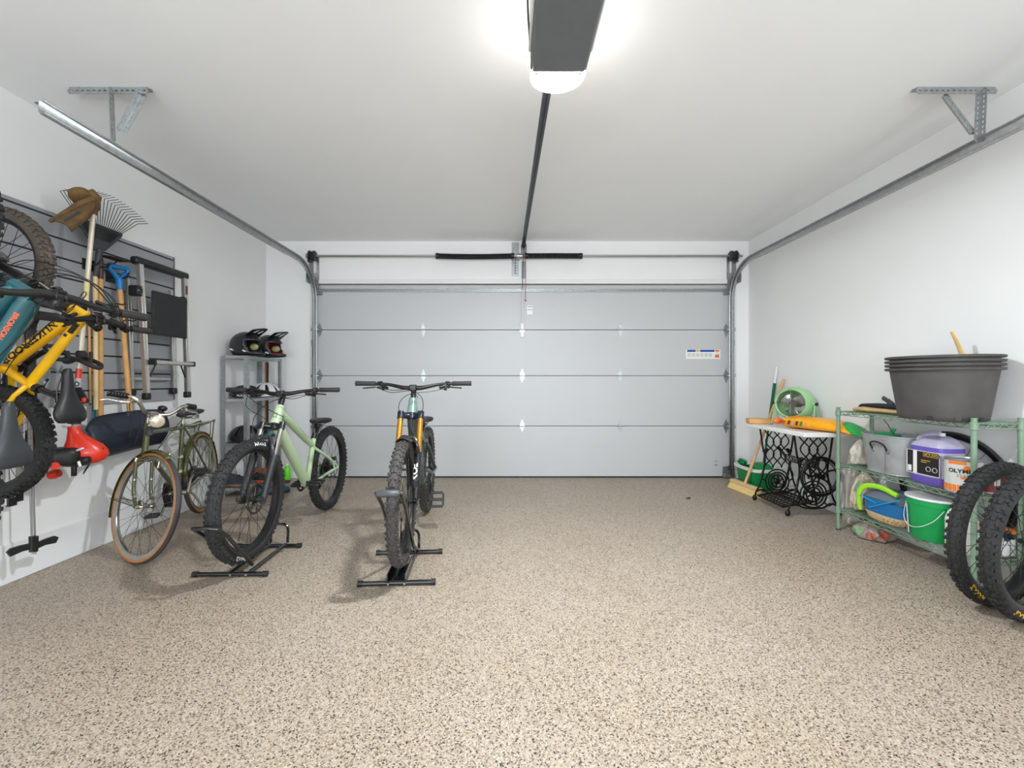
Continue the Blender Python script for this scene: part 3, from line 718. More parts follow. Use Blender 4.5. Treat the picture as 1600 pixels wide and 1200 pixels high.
susp_fork(gb, I4, ht_b, ht_t, (WB, 0, R), R, leg=.066, low_m=mat('fork_matt_black', (40, 41, 43), .32, var=.05, coat=.3), st_m=M_chrome, split=.42, lr=.0235)
saddle(gb, (.245, 0, .822), I4, tilt=-.05, post=(.335, 0, .63), W=.145)
pc = MB(); pc.tube([(.322, 0, .672), (.312, 0, .70)], .0205, 14); pc.tube([(.285, 0, .745), (.27, 0, .765)], .021, 12); pc.build('dropper_collar', M_black, gb)
bar_set(gb, I4, (.865, 0, 1.02), .78, rise=.026, back=.03, head=ht_t)
crankset(gb, I4, bbp, pi + .22, ped_rot=.2)
chain(gb, I4, bbp, (0, 0, R)); cassette(gb, I4, (0, 0, R), .095)
cal = MB(); cal.box((.045, .058, .455), (.055, .03, .03), ch=.006); cal.box((1.13, .062, .45), (.03, .03, .06), ch=.006); cal.build('brake_caliper', M_black, gb)
cables(gb, I4, [[(.88, -.24, 1.02), (.95, -.12, .96), (.955, .02, .885), (.925, .05, .865), (.88, .03, .86)], [(.88, -.22, 1.01), (.97, -.17, .93), (.985, -.05, .86), (.94, -.04, .83)],
                [(.885, .24, 1.02), (.945, .12, 1.0), (.95, -.03, .96), (.975, -.11, .87), (1.0, -.11, .79), (1.03, -.075, .70)], [(.88, .22, 1.02), (.93, .12, .985), (.94, .03, 1.0)]])

# ------------------------------------------------------------------ teal full-suspension bike with gold fork legs in a floor stand
M_teal = mat('dusty_teal_paint', (112, 140, 130), .28, .1, var=.04, scale=4, coat=.6)
M_tealk = mat('dark_teal_paint', (66, 76, 74), .35, .1, var=.06, scale=5, coat=.3)
M_gold = mat('gold_stanchion', (214, 152, 62), .22, .85, var=.04)
cb_ = thing('mountain_bike', 'dark teal full-suspension mountain bike with gold fork legs facing head-on in a floor stand', 'bicycle', M=bike_matrix((-.695, 3.68, .002), (-.615, 2.49, .055)))
WB = 1.193
bbp, ht_t, ht_b = (.435, 0, .345), (.845, 0, .985), (.888, 0, .885)
f = MB(); f.tube([ht_b, Vector(ht_b).lerp(Vector(ht_t), .5), ht_t], [.034, .031, .028], 16)
tube_list(f, [([(.855, 0, .955), (.80, 0, .915), (.47, 0, .70), (.37, 0, .665)], [.027, .028, .022, .02])])
f.build('frame', M_teal, cb_)
f = MB(); tube_list(f, [([(.882, 0, .905), (.86, 0, .84), (.80, 0, .74), (.48, 0, .37)], [.029, .036, .037, .036]), ([bbp, (.37, 0, .665), (.355, 0, .72)], [.024, .02, .0195])])
f.cyl((.435, -.045, .345), (.435, .045, .345), .034, 16); f.build('down_tube', M_tealk, cb_)
f = MB()
for s in (-1, 1):
    f.tube([(.47, s * .04, .43), (.40, s * .055, .42), (.26, s * .068, .37), (.02, s * .075, .372), (0, s * .075, .372)], [.016, .016, .014, .013, .012], 10)
    f.tube([(.02, s * .075, .375), (.16, s * .066, .46), (.30, s * .052, .585), (.36, s * .04, .62)], [.012, .013, .013, .014], 10)
    f.tube([(.36, s * .045, .62), (.43, s * .045, .66), (.50, s * .03, .655)], [.014, .016, .012], 10, sq=(1, .6)); f.cyl((0, s * .068, .372), (0, s * .084, .372), .017, 12)
f.box((.30, 0, .575), (.04, .09, .03), ch=.01); f.build('swingarm', M_tealk, cb_)
sh = MB(); sh.cyl((.50, 0, .655), (.62, 0, .70), .024, 16); sh.cyl((.60, 0, .69), (.70, 0, .735), .014, 12); sh.build('rear_shock', M_black, cb_)
make_wheel(cb_, Matrix.Translation((0, 0, R)), R, .062, M_rubgrey, rotor=1, hub_w=.07, seed=4)
make_wheel(cb_, Matrix.Translation((WB, 0, R)), R, .064, M_rubgrey, rotor=1, hub_w=.06, seed=5)
susp_fork(cb_, I4, ht_b, ht_t, (WB, 0, R), R, leg=.066, low_m=M_blackg, st_m=M_gold, cap_m=mat('fork_cap_dark_blue', (24, 32, 44), .25, var=.1), split=.46, sr=.0182, logo=('FOX', .055, (.75, .66, 0)))
mg = MB()
def mgf(u, v):
    a = -1.05 + 1.17 * u; b = -1.15 + 2.3 * v; r = .046; q = R - .033 + r * cos(b)
    return Vector((WB + q * sin(a), r * 1.15 * sin(b), R + q * cos(a)))
mg.grid(mgf, 14, 9); mg.build('mudguard', M_black, cb_, solid=.0022)
saddle(cb_, (.262, 0, .835), I4, tilt=-.02, post=(.36, 0, .70), W=.14)
bar_set(cb_, I4, (.842, 0, 1.062), .80, rise=.03, back=.035, head=ht_t)
crankset(cb_, I4, bbp, 2.32, ped_rot=1.35)
chain(cb_, I4, bbp, (0, 0, R)); cassette(cb_, I4, (0, 0, R), .095)
cal = MB(); cal.box((1.13, .062, .46), (.03, .03, .06), ch=.006); cal.build('brake_caliper', M_black, cb_)
cables(cb_, I4, [[(.855, -.235, 1.06), (.92, -.13, 1.03), (.94, .0, 1.04), (.955, .07, 1.0), (.965, .085, .93), (.95, .06, .875), (.92, .03, .86)], [(.86, -.22, 1.06), (.90, -.12, 1.045), (.93, -.02, 1.05), (.94, .02, 1.035), (.89, .04, .99)],
                 [(.86, .24, 1.06), (.91, .12, 1.035), (.945, 0, 1.02), (.955, -.06, .98), (.965, -.075, .92), (.94, -.05, .87), (.92, -.03, .86)]])
cables(cb_, I4, [[(.955, .01, .875), (.985, .012, .82), (1.02, .03, .77), (1.06, .06, .74)]], .0018, M_spokes)

# ------------------------------------------------------------------ floor stands
def floor_stand(label, M, xf, xr, hoop, plate, oy=0.0):
    """M: same frame as the bike's front wheel contact on the floor; x runs towards the rear of the bike"""
    o = thing('bike_stand', label, 'bike stand', M=M)
    b = MB()
    for x in (xf, xr): b.cyl((x, oy - .2, .016), (x, oy + .2, .016), .013, 14)
    if plate:
        b.box(((xf + .1), 0, .030), (.22, .088, .006), Matrix.Rotation(-.0, 3, 'Y')); b.box((xf + .10, -.048, .05), (.24, .006, .05)); b.box((xf + .10, .048, .05), (.24, .006, .05))
        for s in (-1, 1): b.tube([(xf + .0, s * .046, .022), (xr, s * .046, .025)], .011, 8)
    else:
        for s in (-1, 1): b.tube([(xf, s * .055, .024), (xr, s * .05, .024)], .0115, 8)
    b.build('base', M_blackg, o)
    for x in (xf, xr):
        for s in (-1, 1): MB().cyl((x, oy + s * .19, .017), (x, oy + s * .216, .017), .0165, 14).build('end_cap', M_black, o)
    h = MB(); hp, pv = hoop
    pts = [Vector((pv[0], -.058, pv[1])), Vector((pv[0] + (hp[0] - pv[0]) * .7, -.06, pv[1] + (hp[1] - pv[1]) * .78)), Vector((hp[0] + .01, -.062, hp[1])), Vector((hp[0], -.03, hp[1] + .004)), Vector((hp[0], .03, hp[1] + .004)), Vector((hp[0] + .01, .062, hp[1])), Vector((pv[0] + (hp[0] - pv[0]) * .7, .06, pv[1] + (hp[1] - pv[1]) * .78)), Vector((pv[0], .058, pv[1]))]
    h.tube(pts, .0105, 10)
    h.build('wheel_hoop', M_blackg, o)
    if plate:
        p = MB(); p.box((hp[0] - .006, 0, hp[1] + .002), (.045, .125, .034), ch=.012); p.build('hoop_pad', M_dkgrey, o)
        sp2 = MB()
        for s in (-1, 1): sp2.tube([(pv[0], s * .062, pv[1]), (xr, s * .062, .03)], .010, 8)
        sp2.build('strut', M_blackg, o)
    a = MB(); a.tube(catmull([(xr + .02, -.058, .03), (xr + .03, -.056, .12), (xr + .035, -.03, .15), (xr + .035, .03, .15), (xr + .03, .056, .12), (xr + .02, .058, .03)], 4), .009, 8); a.build('rear_hoop', M_blackg, o)
    w_ = MB(); w_.tube([(xr - .02, .058, .04), (xr + .03, .06, .2), (xr + .035, .06, .23)], .004, 6); w_.build('wire_stop', M_blackg, o)
    for y in (-.045, .045): MB().cyl((xf - .012, y, .018), (xf - .02, y, .018), .006, 8).build('bolt', M_galv, o)
    return o
def stand_matrix(x, y, yaw):
    return Matrix.Translation((x, y, 0)) @ Matrix.Rotation(yaw, 4, 'Z') @ Matrix.Rotation(pi / 2, 4, 'Z')
floor_stand('black tubular floor stand holding the sage green bike, its hoop folded low', stand_matrix(-1.562, 2.527, .02), -.085, .335, ((-.387, .385), (-.06, .06)), False, .055)
floor_stand('black floor stand with padded hoop raised at the gold-forked teal bike', stand_matrix(-.62, 2.49, .06), -.155, .265, ((-.372, .575), (.08, .12)), True)

# ------------------------------------------------------------------ vintage olive roadster
M_olive = mat('olive_enamel', (78, 80, 42), .25, .15, var=.1, scale=6, coat=.6)
M_oldtire = mat('old_tire_rubber', (62, 58, 58), .7, var=.12, scale=12)
M_tan = mat('tan_sidewall', (176, 116, 58), .65, var=.12, scale=12)
vb = thing('vintage_bicycle', 'olive green vintage roadster bicycle with tan-wall tires and chrome headlight', 'bicycle', M=bike_matrix((-2.662, 3.655, .001), (-2.335, 2.64, .001), .04))
R2 = .347; WBv = 1.064
bbp = (.46, 0, .285); ht_t, ht_b = (.868, 0, .84), (.918, 0, .66); st = (.315, 0, .80)
SV = Matrix.Translation(ht_b) @ Matrix.Rotation(.88, 4, Vector(ht_t) - Vector(ht_b)) @ Matrix.Translation(-Vector(ht_b))
f = MB(); f.tube([ht_b, ht_t], [.0185, .0175], 14); tube_list(f, [([(.878, 0, .80), (.33, 0, .775)], [.0145, .0145]), ([(.91, 0, .69), bbp], [.016, .016]), ([bbp, st], [.0155, .0155])]); f.cyl((.46, -.035, .285), (.46, .035, .285), .021, 14)
for e in (ht_b, ht_t): f.cyl(Vector(e) - Vector((-.005, 0, .018)), Vector(e) + Vector((-.005, 0, .018)), .0215, 14)
for s in (-1, 1):
    f.tube([(.325, s * .012, .775), (.28, s * .03, .70), (.0, s * .055, R2)], [.008, .008, .0075], 8); f.tube([(.44, s * .025, .285), (.36, s * .035, .29), (0, s * .055, R2)], [.010, .0095, .008], 8)
vf = f.build('frame', M_olive, vb)
for z, x in ((.44, .415), (.55, .384)): MB().tube([Vector((x + .003, 0, z - .01)), Vector((x - .003, 0, z + .01))], .0168, 12).build('frame_decal', mat('decal_cream', (206, 190, 140), .4, var=0), vf)
fk = MB(SV); cr = Vector(ht_b) + Vector((.012, 0, -.035))
fk.cyl(cr + Vector((0, -.045, 0)), cr + Vector((0, .045, 0)), .014, 12)
for s in (-1, 1): fk.tube(catmull([cr + Vector((0, s * .045, .005)), cr + Vector((.03, s * .047, -.1)), cr + Vector((.065, s * .048, -.2)), cr + Vector((.105, s * .048, -.255)), Vector((WBv, s * .048, R2))], 4), .0105, 10)
fork = fk.build('fork', M_olive, vb)
fb = MB(SV)
for s in (-1, 1):
    fb.cyl(cr + Vector((.0, s * .045, -.012)), cr + Vector((.0, s * .045, .014)), .0135, 10); p = cr + Vector((.085, s * .048, -.225)); fb.cyl(p - Vector((.004, 0, -.006)), p + Vector((.004, 0, -.006)), .0118, 10); p = cr + Vector((.038, s * .0475, -.125)); fb.cyl(p - Vector((.002, 0, -.005)), p + Vector((.002, 0, -.005)), .0118, 10)
fb.build('chrome_band', M_chrome, fork)
M_rimc = mat('chromed_rim', (170, 165, 158), .22, .95, var=.06)
make_wheel(vb, Matrix.Translation((0, 0, R2)), R2, .036, M_oldtire, knob=False, rim_m=M_rimc, spoke_m=M_spokes, nsp=36, wall_m=M_tan, hub_r=.03, hub_w=.06, hub_m=M_chrome)
make_wheel(vb, SV @ Matrix.Translation((WBv, 0, R2)), R2, .036, M_oldtire, knob=False, rim_m=M_rimc, spoke_m=M_spokes, nsp=32, wall_m=M_tan, hub_r=.036, hub_w=.06, hub_m=M_chrome)
def fender(cx, a0, a1, M=None):
    g = MB(M)
    def fn(u, v):
        a = a0 + (a1 - a0) * u; b = -1.25 + 2.5 * v; r = .027; q = R2 - .008 + r * cos(b) * .8
        return Vector((cx + q * sin(a), r * sin(b), R2 + q * cos(a)))
    g.grid(fn, 26, 9); return g.build('fender', M_olive, vb, solid=.0018)
fender(WBv, -1.95, .42, SV); fender(0, -2.15, 1.45)
for cx, an in ((WBv, (-1.6,)), (0, (-1.9, -.9))):
    sy = MB(SV if cx else None)
    for a in an:
        for s in (-1, 1): sy.tube([(cx, s * .054, R2), (cx + (R2 + .012) * sin(a), s * .026, R2 + (R2 + .012) * cos(a))], .0028, 6)
    sy.build('fender_stay', M_black, vb)
tip = MB(SV); tip.ball((WBv + (R2 + .018) * sin(.3), 0, R2 + (R2 + .018) * cos(.3)), (.02, .008, .012)); tip.build('fender_tip', M_chrome, vb)
# stem, bars, lamp
sm = MB(SV); sm.tube([ht_t, (.852, 0, .905)], .0115, 12); sm.tube([(.852, 0, .90), (.862, 0, .925), (.90, 0, .93)], [.012, .013, .014], 10); sm.cyl((.9, -.022, .93), (.9, .022, .93), .0175, 12)
MB_st = SV @ Matrix.Translation((.87, 0, .93)) @ Matrix.Rotation(-.05, 4, 'X') @ Matrix.Translation((-.87, 0, -.93))
pts = lambda s: [(.90, 0, .93), (.915, s * .045, .932), (.94, s * .08, .945), (.95, s * .115, .985), (.945, s * .148, 1.012), (.93, s * .172, 1.018), (.885, s * .235, 1.018)]
hb_ = MB(MB_st); hb_.tube(catmull(pts(-1)[::-1] + pts(1)[1:], 5), .0112, 10); hbar = hb_.build('handlebar', M_chrome, vb)
sm.build('stem', M_chrome, hbar)
for s in (-1, 1):
    g = MB(MB_st); a, b = Vector((.928, s * .175, 1.018)), Vector((.868, s * .258, 1.018))
    k = [a.lerp(b, i / 14) for i in range(15)]; g.tube(k, [.0185 if i % 2 else .0155 for i in range(14)] + [.02], 10, sq=(1.1, 1)); g.build('grip', M_black, hbar)
    l = MB(MB_st); l.tube([(.945, s * .15, 1.01), (.95, s * .17, .983)], .006, 8); l.tube(catmull([(.95, s * .17, .983), (.935, s * .21, .978), (.90, s * .26, .982), (.88, s * .29, .97)], 4), .0045, 6, sq=(1.4, .6)); l.cyl((.949, s * .135, 1.002), (.939, s * .16, 1.015), .015, 10)
    l.build('brake_lever', M_chrome, hbar)
be = MB(MB_st); be.ball((.88, .055, .975), (.028, .028, .02)); be.cyl((.905, .05, .935), (.885, .055, .965), .006, 8); be.build('bell', M_blackg, hbar)
hl = MB(SV @ Matrix.Translation((.965, .0, .885)) @ Matrix.Rotation(-.35, 4, 'Z') @ Matrix.Rotation(pi / 2 + .1, 4, 'Y'))
hl.lathe([(0, -.075), (.018, -.07), (.033, -.045), (.042, -.01), (.044, 0), (.044, .006), (.040, .008)], 20); hl.box((.02, -.02, -.05), (.05, .03, .012)); hd = hl.build('headlight', M_chrome, vb)
hl = MB(SV @ Matrix.Translation((.965, .0, .885)) @ Matrix.Rotation(-.35, 4, 'Z') @ Matrix.Rotation(pi / 2 + .1, 4, 'Y')); hl.lathe([(.041, .006), (.03, .014), (.0, .017)], 20); hl.build('headlight_glass', mat('headlamp_glass', (226, 208, 186), .15, .3, var=.2, scale=90, coat=.8), hd)
br = MB(SV); br.tube([(.885, .0, .80), (.92, .0, .84), (.945, .0, .87)], .008, 8); br.box((.905, .0, .815), (.035, .03, .06), ch=.004); br.build('lamp_bracket', M_dkgrey, vb)
sa = saddle(vb, (.245, 0, .905), I4, tilt=.02, L=.27, W=.19, m=mat('worn_black_leather', (44, 40, 44), .4, var=.25, scale=12))
sp2 = MB(); sp2.tube([st, (.30, 0, .87)], .0125, 12); sp2.build('seatpost', M_chrome, vb)
spr = MB()
for s in (-1, 1):
    k = []
    for i in range(33): a = 2 * pi * i / 8; k.append((.175 + .018 * cos(a), s * .05 + .018 * sin(a), .83 + .05 * i / 32))
    spr.tube(k, .003, 5); spr.tube([(.30, s * .012, .862), (.2, s * .05, .83)], .004, 6); spr.tube([(.30, s * .012, .862), (.36, s * .01, .885)], .004, 6)
spr.build('saddle_spring', M_chrome, sa)
rk = MB()
for s in (-1, 1):
    rk.tube(catmull([(.30, s * .03, .765), (.22, s * .05, .765), (.0, s * .06, .77), (-.22, s * .055, .785)], 4), .0065, 8); rk.tube([(-.1, s * .06, .775), (0, s * .06, R2)], .005, 6); rk.tube([(-.2, s * .056, .784), (0, s * .06, R2)], .005, 6)
for x in (.2, .06, -.08, -.22): rk.tube([(x, -.058, .772), (x, .058, .772)], .005, 6)
rk.box((-.02, 0, .774), (.40, .05, .006)); rk.build('rear_rack', M_olive, vb)
cc = MB(); q = [(.56, .285 + .02), (.53, .375), (.45, .40), (.38, .375), (-.04, R2 + .055), (-.075, R2), (-.04, R2 - .055), (.36, .21), (.45, .175), (.53, .20)]
cc.prism([(x, z) for x, z in q], .045, .062, Matrix.Rotation(pi / 2, 4, 'X')); cc.build('chain_case', M_blackg, vb)
crk = crankset(vb, I4, bbp, -.9, ring_r=.08, L=.165, m=M_chrome, pedals=False)
for (ang, s) in ((-.9, -1), (pi - .9, 1)):
    p = Vector(bbp) + Vector((cos(ang), 0, sin(ang))) * .165 + Vector((0, s * .12, 0)); pd = MB()
    for x in (-.028, .028): pd.box(p + Vector((x, 0, 0)), (.026, .085, .022), ch=.004)
    pd.cyl(p - Vector((0, s * .05, 0)), p + Vector((0, s * .045, 0)), .009, 8); pd.build('pedal', M_black, crk)
ks = MB(); ks.box((.40, .045, .28), (.05, .03, .035), ch=.006); ks.tube(catmull([(.40, .055, .275), (.37, .075, .23), (.33, .12, .12), (.26, .19, .012), (.245, .205, .004)], 4), .0085, 8); ks.build('kickstand', M_chrome, vb)
gh = MB(); gh.cyl((0, -.075, R2), (0, .075, R2), .02, 14); gh.cyl((0, -.03, R2), (0, .03, R2), .04, 18); gh.build('gear_hub', M_dkgrey, vb)
dy = MB(SV); dy.cyl(cr + Vector((.03, .075, -.05)), cr + Vector((.03, .075, .0)), .011, 10); dy.build('brake_caliper', M_chrome, vb)
def tv(p): return MB_st @ Vector(p)
cables(vb, I4, [[tv((.95, -.17, .983)), tv((.95, -.16, .94)), tv((.955, -.125, .87)), tv((.95, -.115, .76))], [tv((.95, -.14, 1.0)), tv((.97, -.10, .93)), tv((.97, -.085, .85)), tv((.945, -.07, .72))], [tv((.95, .17, .983)), tv((.975, .15, .93)), tv((.985, .10, .84)), tv((.965, .07, .74)), tv((.94, .05, .65))]], .0025)
# ------------------------------------------------------------------ bikes hung upright on the wall (front wheel up, wheels against the panel)
def hung_matrix(Y, Z, X=-2.803): return Matrix(((0, 0, 1, X), (0, -1, 0, Y), (1, 0, 0, Z), (0, 0, 0, 1)))
M_yel = mat('yellow_paint', (250, 190, 14), .28, var=.03, scale=4, coat=.5)
yb = thing('mountain_bike', 'yellow mountain bike hung vertically on the slatwall with black lettering on its down tube', 'bicycle', M=hung_matrix(2.05, .85))
Ry = .287; WBy = .877
bbp, ht_t, ht_b, st, jn = (.36, 0, .335), (.612, 0, .742), (.655, 0, .665), (.262, 0, .495), (.278, 0, .462)
f = MB(); f.tube([ht_b, ht_t], [.026, .024], 14)
tube_list(f, [([(.648, 0, .69), (.625, 0, .675), (.40, 0, .37)], [.026, .031, .030]), ([(.618, 0, .73), (.58, 0, .695), (.30, 0, .47), jn], [.022, .023, .021, .018]), ([bbp, jn, st], [.02, .018, .018])])
f.cyl((.36, -.035, .335), (.36, .035, .335), .024, 14)
for s in (-1, 1):
    f.tube([(.275, s * .012, .455), (.23, s * .035, .425), (.03, s * .062, .305), (0, s * .064, Ry)], [.013, .011, .010, .010], 10)
    f.tube([(.35, s * .028, .335), (.26, s * .045, .315), (0, s * .064, Ry)], [.013, .012, .010], 10)
yf = f.build('frame', M_yel, yb)
L = MB(); a, b = Vector((.625, 0, .675)), Vector((.40, 0, .37)); ax = (b - a).normalized(); up = Vector((-ax.z, 0, ax.x)); up = up if up.z > 0 else -up
lettering(L, 'NUKEPROOF', .044, cyl_fn(a.lerp(b, .60), ax, Vector((-.8, 0, .6)), .031, .0015), 1.2); L.build('lettering', M_lettk, yf, smooth=0)
L = MB(); a, b = Vector((.58, 0, .695)), Vector((.30, 0, .47)); ax = (b - a).normalized()
F = cyl_fn(a, ax, Vector((-.63, 0, .77)), .0225, .0012)
for (x0, x1, y0, y1) in ((-.01, .05, .002, .024), (.062, .076, -.002, .012)): L.add([F(x0, y0), F(x1, y0), F(x1, (y0 + y1) / 2), F(x1, y1), F(x0, y1), F(x0, (y0 + y1) / 2)], [(0, 1, 2, 5), (5, 2, 3, 4)])
L.build('frame_decal', M_lettk, yf, smooth=0)
make_wheel(yb, Matrix.Translation((0, 0, Ry)), Ry, .062, M_rubber, rotor=1, hub_w=.055, seed=6, kn=52)
make_wheel(yb, Matrix.Translation((WBy, 0, Ry)), Ry, .062, M_rubdust, rotor=0, hub_w=.05, seed=7, kn=52)
susp_fork(yb, I4, ht_b, ht_t, (WBy, 0, Ry), Ry, leg=.058, low_m=M_blackg, st_m=mat('bronze_stanchion', (150, 122, 104), .25, .8, var=.05), lr=.019, sr=.0152, split=.36)
saddle(yb, (.228, 0, .672), I4, tilt=.04, L=.268, W=.148, post=(.27, 0, .48), post_r=.0145)
cl = MB(); cl.tube([Vector(jn).lerp(Vector(st), .7), Vector(st) + Vector((-.004, 0, .012))], .0215, 12); cl.tube([(.265, -.02, .50), (.29, -.03, .50), (.31, -.03, .515)], .006, 6); cl.build('seat_clamp', M_blackg, yb)
bar_set(yb, I4, (.60, 0, .79), .58, rise=.01, back=.02, head=ht_t, glen=.115)
crankset(yb, I4, bbp, .9, ring_r=.055, L=.14, ped_rot=.6, pw=.085)
chain(yb, I4, bbp, (0, 0, Ry), .055, .035); cassette(yb, I4, (0, 0, Ry), .07, derail=True)
cables(yb, I4, [[(.60, .15, .775), (.70, .07, .80), (.73, .02, .74), (.645, .034, .70), (.60, .033, .62), (.55, .034, .56), (.43, .034, .44), (.30, .036, .36), (.2, .05, .35)],
                [(.60, -.16, .775), (.72, -.10, .78), (.80, -.05, .70), (.83, .0, .60), (.80, .04, .50), (.84, .06, .40)], [(.60, -.15, .775), (.74, -.08, .77), (.84, 0, .66), (.88, .05, .50), (.80, .07, .38), (.66, .07, .30), (.60, .05, .30)]], .0024)
cables(yb, I4, [[(.60, .16, .78), (.70, .13, .72), (.78, .12, .60), (.83, .11, .50), (.79, .10, .42), (.72, .09, .40)]], .0028, mat('cable_grey', (170, 165, 160), .4, var=0))

M_ptl = mat('petrol_teal_paint', (24, 84, 92), .3, var=.04, scale=4, coat=.5)
tb = thing('mountain_bike', 'petrol teal mountain bike hung vertically in front of the yellow one with grey-black saddle', 'bicycle', M=hung_matrix(1.72, .68))
Rt = .355; WBt = 1.15
bbp, ht_t, ht_b, st, jn = (.43, 0, .335), (.805, 0, .865), (.862, 0, .765), (.305, 0, .60), (.325, 0, .555)
f = MB(); f.tube([ht_b, ht_t], [.033, .03], 14)
tube_list(f, [([(.858, 0, .79), (.83, 0, .76), (.46, 0, .35)], [.034, .042, .042]), ([(.812, 0, .845), (.77, 0, .815), (.38, 0, .55), jn], [.034, .038, .032, .022]), ([bbp, jn, st], [.022, .02, .02])])
for s in (-1, 1):
    f.tube([(.33, s * .014, .54), (.27, s * .04, .51), (0, s * .07, Rt)], [.013, .012, .011], 10); f.tube([(.42, s * .03, .335), (.3, s * .05, .34), (0, s * .07, Rt)], [.014, .013, .011], 10)
tf_ = f.build('frame', M_ptl, tb)
L = MB(); a, b = Vector((.77, 0, .815)), Vector((.38, 0, .55)); ax = (b - a).normalized()
F0 = cyl_fn(a.lerp(b, .17), ax, Vector((-.55, 0, .83)), .0375, .0015); lettering(L, 'BRONSON', .022, lambda x, y: F0(x, y + .02), 1.2); L.build('lettering', mat('lettering_orange', (232, 96, 48), .5, var=0), tf_, smooth=0)
make_wheel(tb, Matrix.Translation((0, 0, Rt)), Rt, .062, M_rubber, seed=8, hub_w=.06); make_wheel(tb, Matrix.Translation((WBt, 0, Rt)), Rt, .062, M_rubber, seed=9, hub_w=.06)
susp_fork(tb, I4, ht_b, ht_t, (WBt, 0, Rt), Rt, low_m=M_blackg, st_m=M_anod)
saddle(tb, (.248, 0, .775), I4, tilt=.03, L=.275, W=.15, m=mat('saddle_grey_black', (48, 50, 54), .42, var=.08), post=(.295, 0, .62))
bar_set(tb, I4, (.82, 0, .950), .80, rise=.012, back=.025, head=ht_t, bar_m=M_black, d=.0145, logo='RACE FACE', glen=.135)
crankset(tb, I4, bbp, .6, pedals=False); chain(tb, I4, bbp, (0, 0, Rt))
cables(tb, I4, [[(.82, -.26, .94), (.90, -.18, .94), (.93, -.09, .88), (.88, -.04, .80)], [(.82, -.25, .94), (.92, -.14, .93), (.95, -.06, .86), (.90, 0, .80)], [(.81, .02, .93), (.76, .06, .93), (.70, .05, .90), (.60, .05, .80), (.5, .05, .70)]], .0026)

# ------------------------------------------------------------------ slatwall
sw = thing('slatwall', 'wide grey slatwall panel with dark horizontal grooves screwed to the white side wall', 'wall panel', (XL, 2.3, 1.59))
y0, y1 = 1.08, 3.52; zb, zt = .988, 2.195
b = MB(); b.box((XL + .0055, (y0 + y1) / 2, (zb + zt) / 2), (.009, y1 - y0, zt - zb)); b.build('backing', M_slatd, sw, True, 0)
p = MB(); gz = [zt - .027 - .1205 * i for i in range(10)]
edges = [zt] + gz + [zb]
for i in range(len(edges) - 1):
    hi, lo = edges[i] - (0 if i == 0 else .0055), edges[i + 1] + (.0055 if i < len(edges) - 2 else 0)
    if hi - lo > .005: p.box((XL + .0135, (y0 + y1) / 2, (hi + lo) / 2), (.013, y1 - y0, hi - lo), ch=.0015)
p.build('slat', M_slat, sw, True, 0)
e = MB(); e.box((XL + .013, y1 + .004, (zb + zt) / 2), (.024, .008, zt - zb)); e.build('edge_trim', M_slatd if 0 else mat('slat_edge', (108, 111, 116), .5, var=.03), sw, True, 0)
XF = XL + .021          # panel face

# ------------------------------------------------------------------ slatwall hooks
def hook(label, y, z, kind):
    o = thing('slatwall_hook', label, 'hook', (XF, y, z)); b = MB()
    b.box((XF + .002, y, z), (.004, .085 if kind else .09, .075), ch=.001)
    if kind == 1:
        for s in (-1, 1): b.tube(catmull([(XF, y + s * .034, z), (XF + .09, y + s * .036, z - .005), (XF + .12, y + s * .036, z + .025)], 4), .005, 8)
    elif kind == 2: b.tube(catmull([(XF, y, z), (XF + .10, y, z - .002), (XF + .13, y, z + .035)], 4), .006, 8)
    else: b.tube(catmull([(XF, y, z + .02), (XF + .07, y, z + .015), (XF + .10, y, z - .01), (XF + .125, y, z + .03)], 4), .005, 8)
    b.build('steel_hook', M_galvd if kind == 0 else M_black, o, True)
    return o
hook('silver slatwall hook under the yellow frame beside the trimmer loop handle', 2.52, 1.21, 0)
hook('black slatwall hook holding up the blue shovel grip', 2.962, 1.885, 2)
hook('black double-prong slatwall hook under the rake heads', 2.80, 1.93, 1)

# ------------------------------------------------------------------ string trimmer, hung engine down
tm = thing('string_trimmer', 'red string trimmer hung engine-down with muddy brown guard at its top', 'string trimmer', tuple(at(117, 690, 2.58)))
pa, pb = at(146, 330, 2.57), at(116, 662, 2.52); pm = pa.lerp(pb, .5)
M_mud = mat('muddy_brown_plastic', (104, 77, 42), .75, var=.32, scale=14, bump=.3, bscale=60)
M_trshaft = mat('trimmer_tube', (216, 204, 184), .35, .25, var=.08)
MB().tube([pa, pb], .0128, 12).build('shaft', M_trshaft, tm, True)
t = (pb - pa)
sl = MB(); q0, q1 = pa + t * .34, pa + t * .44; sl.cur = 0; sl.tube([q0, q1], .0138, 12); sl.build('yellow_sticker', mat('sticker_cream', (222, 210, 150), .5, var=.2, scale=60), tm, True)
sl = MB(); sl.tube([pa + t * .42, pa + t * .52], .0165, 12); sl.build('coupling', M_white, tm, True)
sl = MB(); sl.tube([pa + t * .745, pa + t * .79], .0145, 12); sl.build('red_band', M_red, tm, True)
sl = MB(); sl.tube([pa + t * .79, pa + t * .90], .0142, 12); tk = sl.build('shaft_sticker', mat('sticker_silver', (190, 186, 180), .5, var=.05), tm, True)
L = MB(); lettering(L, 'ECHO', .03, cyl_fn(pa + t * .845, -t, (-.8, -.5, 0), .0142, .002), 1.3)
L.build('lettering', M_lettk, tk, True, 0)
